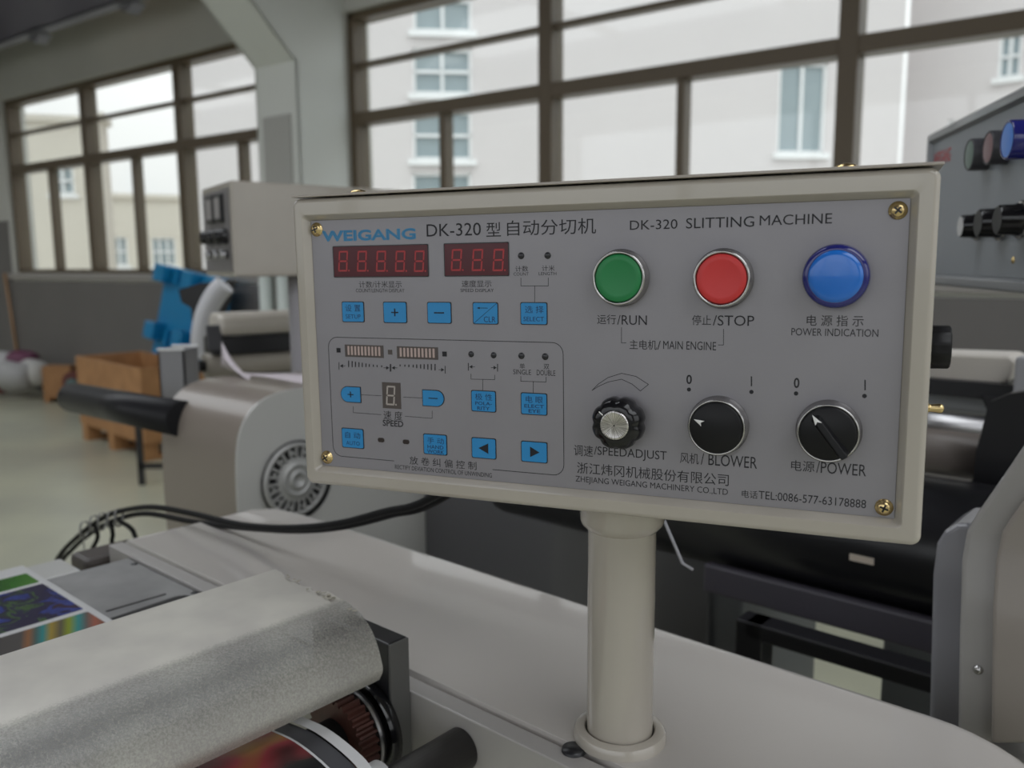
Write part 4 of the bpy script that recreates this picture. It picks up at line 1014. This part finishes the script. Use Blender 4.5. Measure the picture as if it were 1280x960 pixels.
for u in (.035, .085, .14):
    kk = GB().lathe([(.014, .002), (.014, .006), (.012, .022), (.010, .024), (0, .024)], (u, .072, 0), (0, 0, 1), 24).build('knob', BLKGL, ctl)
for u in (.035, .085, .14): GB().cyl((u, .04, .002), (u, .04, .016), .008, n=16).build('toggle', STEEL, ctl)
# its post
pc = ony(374, 350, 1.66)
MB().cyl((pc.x, pc.y, z0_-.001), (pc.x, pc.y, .6), .022, n=32).build('box_post', mat('mauve_grey_post', (.36, .35, .37), .4), ctl)

# ================================================================ SECOND CONTROL PANEL (right edge)
dP = V((.198, .98, 0)).normalized()
pf = ony(1158.5, 168.7, 1.0); f2 = V((pf.x, pf.y, 0)); zt2 = pf.z
nP = V((-dP.y, dP.x, 0))
cP = empty('second_control_panel', f2-dP*.167+V((0, 0, zt2-.168)), 'grey control panel at right edge seen edge-on, with knobs and a blue lamp', 'control panel')
def QF(): return MB(f2-dP*.167-nP*.0043+UZ*(zt2-.084), -dP, UZ, nP)
mb = QF(); shell(mb, .167, .084, 0, 0, .155, .072, 0, 0, .0043, .1); flat(mb.build('panel_box', mat('blue_grey_enamel', (.24, .25, .26), .3, coat=.4), cP))
pl2 = QF().box((-.1549, -.0719, -.0015), (.1549, .0719, 0)).build('face_plate', mat('grey_blue_plate', (.22, .24, .26), .4, 0), cP)
def on2(px, py, h=0):
    q = hit(px, py, f2-nP*(.0043-h), nP)-(f2-dP*.167-nP*.0043+UZ*(zt2-.084)); return q.dot(-dP), q.z
for px, py, nm, c, h, r in ((1210.6, 193.5, 'green', (.10, .16, .13), .016, .0145), (1234, 185, 'red', (.20, .10, .11), .016, .0145), (1258, 175, 'blue', (.05, .22, .70), .030, .0150)):
    u, v = on2(px, py, h)
    b = QF().lathe([(r, 0), (r, h-.001), (r-.001, h), (r-.002, h-.0005)], (u, v, 0), (0, 0, 1), 36).build('push_button' if nm != 'blue' else 'pilot_light', DGREY if nm != 'blue' else BLD, cP)
    QF().lathe([(r-.002, h-.0006), (r*.5, h), (0, h)], (u, v, 0), (0, 0, 1), 36).build('button_cap', mat('far_'+nm+'_cap', c, .35), b)
for px, py, r, h in ((1200, 283, .0115, .017), (1222, 279, .0135, .020), (1246, 275, .0135, .020)):
    u, v = on2(px, py, h)
    b = QF().lathe([(r, 0), (r, .006), (r*.93, .007), (r*.9, h-.001), (r*.8, h)], (u, v, 0), (0, 0, 1), 32).build('knob', BLKGL, cP)
    QF().lathe([(r*.8, h), (0, h)], (u, v, 0), (0, 0, 1), 32).build('knob_cap', STEEL if px == 1200 else BLKMAT, b)
    QF().lathe([(r*1.15, 0), (r*1.15, .003), (r, .003)], (u, v, 0), (0, 0, 1), 32).build('knob_ring', CHROME, b)
text_uv('WEIGANG', -.148, .046, -.085, .061, pl2, mat('red_logo_ink', (.42, .04, .05), .5), .0001, .03, False, .0001, QF)
for (px, py) in ((1267, 325),):
    u, v = on2(px, py); QF().lathe([(.003, 0), (.003, .001), (0, .002)], (u, v, 0), (0, 0, 1), 16).build('plate_screw', BRASS, cP)
qp = f2-dP*.167-nP*.05
qp = qp-dP*.135
MB().cyl((qp.x, qp.y, zt2-.169), (qp.x, qp.y, .5), .0225, n=32).build('post', CREAM, cP)

# ================================================================ REWINDER MACHINE (behind the panel, right)
rw = empty('rewinder_machine', M(-.2, .95, 0), 'machine frame behind the panel with black roll, steel rollers and cream guard', 'machine')
def mp(px, py, t): p = ont(px, py, t); return p.dot(E1), p.z
# big black roll
s1_, z1_ = mp(1160, 690, .90); rbig = .072
MM().cyl((-.80, .92, z1_), (.22, .92, z1_), rbig, n=64).build('black_roll', mat('black_film_roll', (.010, .010, .012), .28), rw)
# tray edge below
s2_, z2_ = mp(1160, 800, .86)
MM().box((-.46, .855, z2_-.012), (.22, .87, z2_+.022)).build('tray_edge', mat('purple_grey_paint', (.075, .07, .085), .35), rw, bevel=.003)
MM().box((-.46, .87, z2_-.012), (.22, .99, z2_-.004)).build('tray', DGREY, rw)
# rollers visible right of the panel
for (py, r, t, mt, nm) in ((533, .015, 1.10, STEEL, 'steel_roller'), (568, .026, 1.04, mat('beige_rubber', (.22, .19, .17), .35), 'rubber_roller')):
    s3, z3 = mp(1200, py, t); MM().cyl((-.5, t, z3), (s3+.035, t, z3), r, n=36).build(nm, mt, rw)
s3, z3 = mp(1200, 503, 1.16); MM().box((-.5, 1.16, z3-.014), (s3+.045, 1.19, z3+.014)).build('cross_bar', mat('pale_grey_bar', (.40, .41, .41), .35), rw, bevel=.005)
s3, z3 = mp(1230, 488, 1.13); MM().box((-.5, 1.12, z3-.010), (s3+.06, 1.15, z3+.010)).build('black_rail', BLACK, rw, bevel=.002)
s4, z4 = mp(1247, 505, 1.12); MM().prism([(s4-.02, 1.118, z4+.012), (s4+.022, 1.118, z4+.012), (s4+.016, 1.118, z4-.012), (s4-.010, 1.118, z4-.012)], (0, .03, 0)).build('rail_foot', BLACK, rw, bevel=.003)
# cream guard
P1 = [mp(*p, 1.14) for p in ((1150, 441), (1262, 445), (1270, 452), (1262, 476), (1250, 481), (1150, 476))]
MM().prism([(s_, 1.14, z) for s_, z in P1], (0, .07, 0)).build('roller_cover', mat('cream_roller_cover', (.60, .56, .50)), rw, bevel=.004, seg=3)
# far side plate (dark) and body
s5, z5 = mp(1275, 520, 1.2)
MM().box((s5-.06, 1.25, .10), (s5+.02, 1.40, z5-.03)).build('far_frame', BLACK, rw)
fp_ = [mp(*p_, 1.0) for p_ in ((1236, 503), (1262, 492), (1300, 486), (1300, 640), (1212, 640), (1220, 565))]
MM().prism([(a_, 1.0, z) for a_, z in fp_], (0, .02, 0)).build('bearing_bracket', BLACK, rw)
sK, zK = mp(1272, 468, 1.12)
MM().box((sK, 1.10, zK-.022), (sK+.05, 1.135, zK+.022)).build('clamp', mat('pale_zinc', (.40, .40, .42), .4), rw, bevel=.003)
a6 = mp(820, 700, .98); b6 = mp(940, 800, .98)
MM().box((-1.069, .99, .08), (b6[0]-.02, 1.25, z1_+.02)).build('machine_body', mat('slate_enamel', (.14, .15, .165), .35, coat=.3), rw, bevel=.004)
MM().box((-1.069, .98, .08), (-.52, .99, z1_-.02)).build('service_panel', mat('slate_panel_enamel', (.12, .12, .13), .35, coat=.3), rw, bevel=.002)
# black lower bar
s7, z7 = mp(930, 783, .80); s8, z8 = mp(1175, 862, .80)
MM().box((s7, .80, z7-.012), (s8+.1, .83, z7+.006)).build('lower_bar', BLACK, rw, bevel=.002)
MM().box((s7-.01, .80, .08), (s7+.02, .83, z7+.006)).build('bar_leg', BLACK, rw, bevel=.002)
s9, z9 = mp(1105, 800, 1.05)
MM().box((s9+.0, 1.05, 0), (s9+.35, 1.10, z9+.15)).build('rear_leg', mat('slate_enamel', (.14, .15, .165)), rw)
# thin bright bracket strip
A_ = ony(830, 650, .62); B_ = ony(853, 704, .62); C_ = ony(866, 712, .62)
MB().tube([A_, B_, C_], .0012, 6, 1).build('bracket_edge', mat('pale_bracket', (.40, .40, .43), .3), rw)
sN, zN = mp(1077, 699, .848)
MM().box((sN-.012, .8475, zN-.0035), (sN+.012, .8490, zN+.0035)).build('glint_tag', mat('pale_tag', (.55, .48, .40), .5), rw)  # small label, its glint put into the pale colour

cab = empty('grey_cabinet', M(.55, 1.7, 0), 'plain grey cabinet behind the cream guard, below the right-hand control panel', 'cabinet')
MM().box((-.15, 1.60, .06), (1.1, 1.95, 1.27)).build('cabinet_body', mat('grey_green_enamel', (.52, .52, .47), .45), cab, bevel=.004)
MM().box((-.12, 1.62, 0), (1.07, 1.93, .06)).build('plinth', BLACK, cab)

# right-hand rounded side cover
sc2 = empty('side_cover', M(.10, .66, 0), 'light grey rounded machine side cover at the lower right edge', 'machine cover')
TS = .66
band = [(1196, 930), (1198, 800), (1201, 700), (1207, 665), (1222, 640), (1250, 600), (1285, 548), (1400, 540), (1400, 930)]
B3 = [mp(*p, TS) for p in band]
MM().prism([(s_, TS, z) for s_, z in B3], (0, .05, 0)).build('cover_band', mat('pale_grey_gloss', (.37, .36, .345), .25, coat=.5), sc2, bevel=.004, seg=3)
inner = [(1238, 930), (1240, 760), (1244, 700), (1252, 665), (1268, 640), (1290, 612), (1400, 600), (1400, 930)]
B4 = [mp(*p, TS-.012) for p in inner]
MM().prism([(s_, TS-.012, z) for s_, z in B4], (0, .013, 0)).build('cover_panel', mat('warm_grey_gloss', (.31, .28, .25), .25, coat=.5), sc2, bevel=.003, seg=3)
s_, z_ = mp(1223, 837, TS); MM().lathe([(.0035, 0), (.003, .002), (.001, .003), (0, .003)], (s_, TS, z_), (0, -1, 0), 16).build('cover_bolt', CHROME, sc2)
br = [(1160, 930), (1165, 720), (1170, 680), (1180, 664), (1195, 655), (1215, 655), (1215, 930)]
B5 = [mp(*p, TS+.03) for p in br]
MM().prism([(s_, TS+.03, z) for s_, z in B5], (0, .06, 0)).build('end_bracket', mat('mid_grey_gloss', (.26, .26, .28), .3, coat=.4), sc2, bevel=.004, seg=3)
MM().box((B3[0][0], TS+.001, .05), (B3[-1][0], TS+.05, B3[0][1])).build('cover_base', mat('pale_grey_gloss', (.37, .36, .345)), sc2)

# ================================================================ FLOOR ITEMS BY THE WALL (left)
WOOD = mat('plywood', (.45, .235, .10), .6, bump=.1, bscale=30, c2=(.36, .18, .075), vscale=9)
def floor_pt(px, py): return onz(px, py, 0)
# pallet crate
f_l = floor_pt(103, 548); zc_ = 1.3
# front-left bottom corner; use direction from top corners at same heights
Dc = f_l.y
cA = ony(94, 445, Dc); zTop = cA.z
cB = onz(175, 461, zTop); cC = onz(203, 437, zTop)
xd = V((cB.x-cA.x, cB.y-cA.y, 0)); Lc = xd.length; xd.normalize(); yd = V((-xd.y, xd.x, 0))
Wc = .48
crate = empty('wooden_crate', V((cA.x, cA.y, 0))+xd*Lc/2+yd*Wc/2, 'open plywood crate on a pallet base, under the black roller', 'crate')
def CB(): return MB(V((cA.x, cA.y, 0)), xd, yd, UZ)
zb0 = .14; t = .018
for nm, a, b in (('front_panel', (0, 0, zb0), (Lc, t, zTop)), ('back_panel', (0, Wc-t, zb0), (Lc, Wc, zTop)), ('side_panel', (0, t, zb0), (t, Wc-t, zTop)), ('side_panel', (Lc-t, t, zb0), (Lc, Wc-t, zTop)), ('base_panel', (0, 0, zb0-.02), (Lc, Wc, zb0))):
    CB().box(a, b).build(nm, WOOD, crate, bevel=.002)
for x in (.03, Lc/2-.05, Lc-.13):
    CB().box((x, .0, 0), (x+.10, Wc, .03)).build('pallet_board', WOOD, crate); 
    for y in (.0, Wc-.1): CB().box((x, y, .03), (x+.1, y+.1, zb0-.02)).build('pallet_block', WOOD, crate)

# small wooden crate
p = floor_pt(62, 503); 
sc3 = empty('small_crate', V((p.x+.12, p.y-.0, 0)), 'small wooden block box on the floor by the wall, left of the crate', 'box')
ztop = ony(62, 458, p.y).z; wpx = (88-52)*p.y/FPX
MB(V((p.x-.05, p.y, 0))).box((0, 0, .04), (wpx, .14, ztop)).build('box_body', WOOD, sc3, bevel=.004)
for x in (.0, wpx-.05): MB(V((p.x-.05, p.y, 0))).box((x, 0, 0), (x+.05, .14, .04)).build('box_foot', WOOD, sc3)
# red / teal motor beside it
p = floor_pt(100, 505); rr0 = V((p.x, p.y-.05, 0)); 
mo = empty('small_motor', rr0, 'small dark red and teal device standing beside the small wooden box', 'device')
MB(rr0).cyl((0, -.05, .22), (0, .12, .22), .10, n=24).build('motor_body', mat('dull_red', (.13, .035, .03), .5), mo)
MB(rr0).cyl((0, -.08, .20), (0, -.05, .20), .055, n=20).build('motor_end', mat('dull_teal', (.12, .2, .2), .5), mo)
MB(rr0).box((-.08, -.05, 0), (.08, .1, .14)).build('motor_foot', DGREY, mo)
# bags heap at the far left
base = floor_pt(28, 497)
bagcols = [((.42, .42, .42), 'grey white stuffed bag lying lowest in the heap', (20, 470, .20, .8)), ((.55, .55, .53), 'pale stuffed bag at the right of the heap', (42, 465, .15, 1)), ((.16, .05, .10), 'dark maroon cloth bag on top of the heap', (28, 448, .16, .5)),
           ((.5, .5, .5), 'light grey plastic bag leaning on the heap top left', (8, 452, .15, .7)), ((.16, .01, .02), 'red bag at the left end of the heap', (2, 478, .13, .8))]
for i, (c, lb, (px, py, r, fz)) in enumerate(bagcols):
    p = ony(px, py, base.y-.1+.05*i)
    ph = random.random()*6
    mb = MB(); mb.sphere(p, r, (1, .8, fz), 20)
    for v_ in mb.v:
        d = v_-p; k_ = 1+.12*sin(23*d.x+ph)*cos(19*d.z+ph)+.06*sin(41*d.y+31*d.z); v_.x = p.x+d.x*k_; v_.z = max(.004, p.z+d.z*k_)
    o = mb.build('stuffed_bag', mat('bag_%d' % i, c, .45, bump=.3, bscale=15)); tag(o, lb, 'bag', 'bags heaped by the wall')
# wire coil on floor
cW = floor_pt(28, 498)
mb = MB(cW)
for k_ in range(3):
    mb.tube([(.22*cos(2*pi*j/24)*(1+.05*k_), .13*sin(2*pi*j/24), .012+.006*k_) for j in range(25)], .005, 6, 1)
o = mb.build('wire_coil', mat('beige_wire', (.30, .29, .24), .5)); tag(o, 'thin beige coil of wire lying on the floor before the bags', 'wire coil')
# broom stick leaning
bz0 = floor_pt(28, 484); top = onwall(6, 342, .05)
o = MB().tube([V((bz0.x, bz0.y, .01)), top], .016, 10, 1).build('broom_handle', mat('broom_wood', (.42, .25, .13), .5)); tag(o, 'wooden broom handle leaning on the grey wall at the far left', 'broom')

# blue plastic pallet leaning against the wall
BLUE = mat('blue_plastic', (.010, .24, .50), .35)
pw = onwall(203, 345, .45); uP = (pw-P0).dot(WU)
pal = empty('blue_plastic_pallet', W(uP, .6, 0), 'bright blue plastic pallet leaning against the wall under the window', 'pallet')
topc = V(W(uP-.02, .15, 1.14)); botc = V(W(uP-.02, .34, .02)); dz_ = (topc-botc); Hp = dz_.length; dz_.normalize(); nr = WU.cross(dz_); nr = nr if nr.dot(WN) > 0 else -nr
tiltr = radians(8); ux_ = (WU*cos(tiltr)-dz_*sin(tiltr)); uz_ = (dz_*cos(tiltr)+WU*sin(tiltr))
def BP(): return MB(botc+dz_*.08, ux_, uz_, nr)
BP().box((-.55, 0, 0), (.34, Hp, .035)).build('deck', BLUE, pal, bevel=.01)
for x in (-.48, -.08, .25):
    for y in (.04, Hp*.48, Hp-.12): BP().box((x-.06, y-.02, .035), (x+.08, y+.12, .15)).build('pallet_foot', BLUE, pal, bevel=.012)
for y in (.08, Hp*.5, Hp-.06):
    for x in (-.34, -.22, .06, .16): BP().box((x-.03, y-.08, .035), (x+.02, y+.06, .07)).build('rib', BLUE, pal, bevel=.006)

# white curved drum rim with black drum behind the duct
pr = ony(288, 432, 2.1)
drum = empty('white_rimmed_drum', pr-UZ*.2, 'black drum with a broad white curved rim, right of the blue pallet', 'drum')
mb = MB()
MB().tube([ony(px, py, 2.1) for px, py in ((253, 448), (252, 425), (255, 402), (261, 384), (270, 368), (281, 356))], .026, 14, 5).build('drum_rim', mat('white_gloss', (.60, .60, .63), .25), drum)
MB().prism([ony(px, py, 2.12) for px, py in ((222, 362), (250, 354), (284, 350), (278, 372), (270, 392), (266, 412), (268, 450), (246, 450), (240, 410), (238, 385), (226, 378))], (0, .08, 0)).build('drum_body', BLACK, drum, bevel=.004)

# black metal stand under the roller
p = floor_pt(178, 606); 
st = empty('small_black_stand', V((p.x, p.y, 0)), 'thin black metal stand on the floor under the black roller', 'stand')
MB(V((p.x, p.y, 0))).box((-.015, -.015, 0), (.015, .015, .40)).build('leg', BLACK, st); MB(V((p.x, p.y, 0))).box((.5, -.015, 0), (.53, .015, .40)).build('leg', BLACK, st)
MB(V((p.x, p.y, 0))).box((-.015, -.015, .10), (.53, .015, .13)).build('rail', BLACK, st)
MB(V((p.x, p.y, 0))).box((-.015, -.015, .37), (.53, .015, .40)).build('rail', BLACK, st)

for o in bpy.data.objects:
    if '_o' in o: del o['_o']
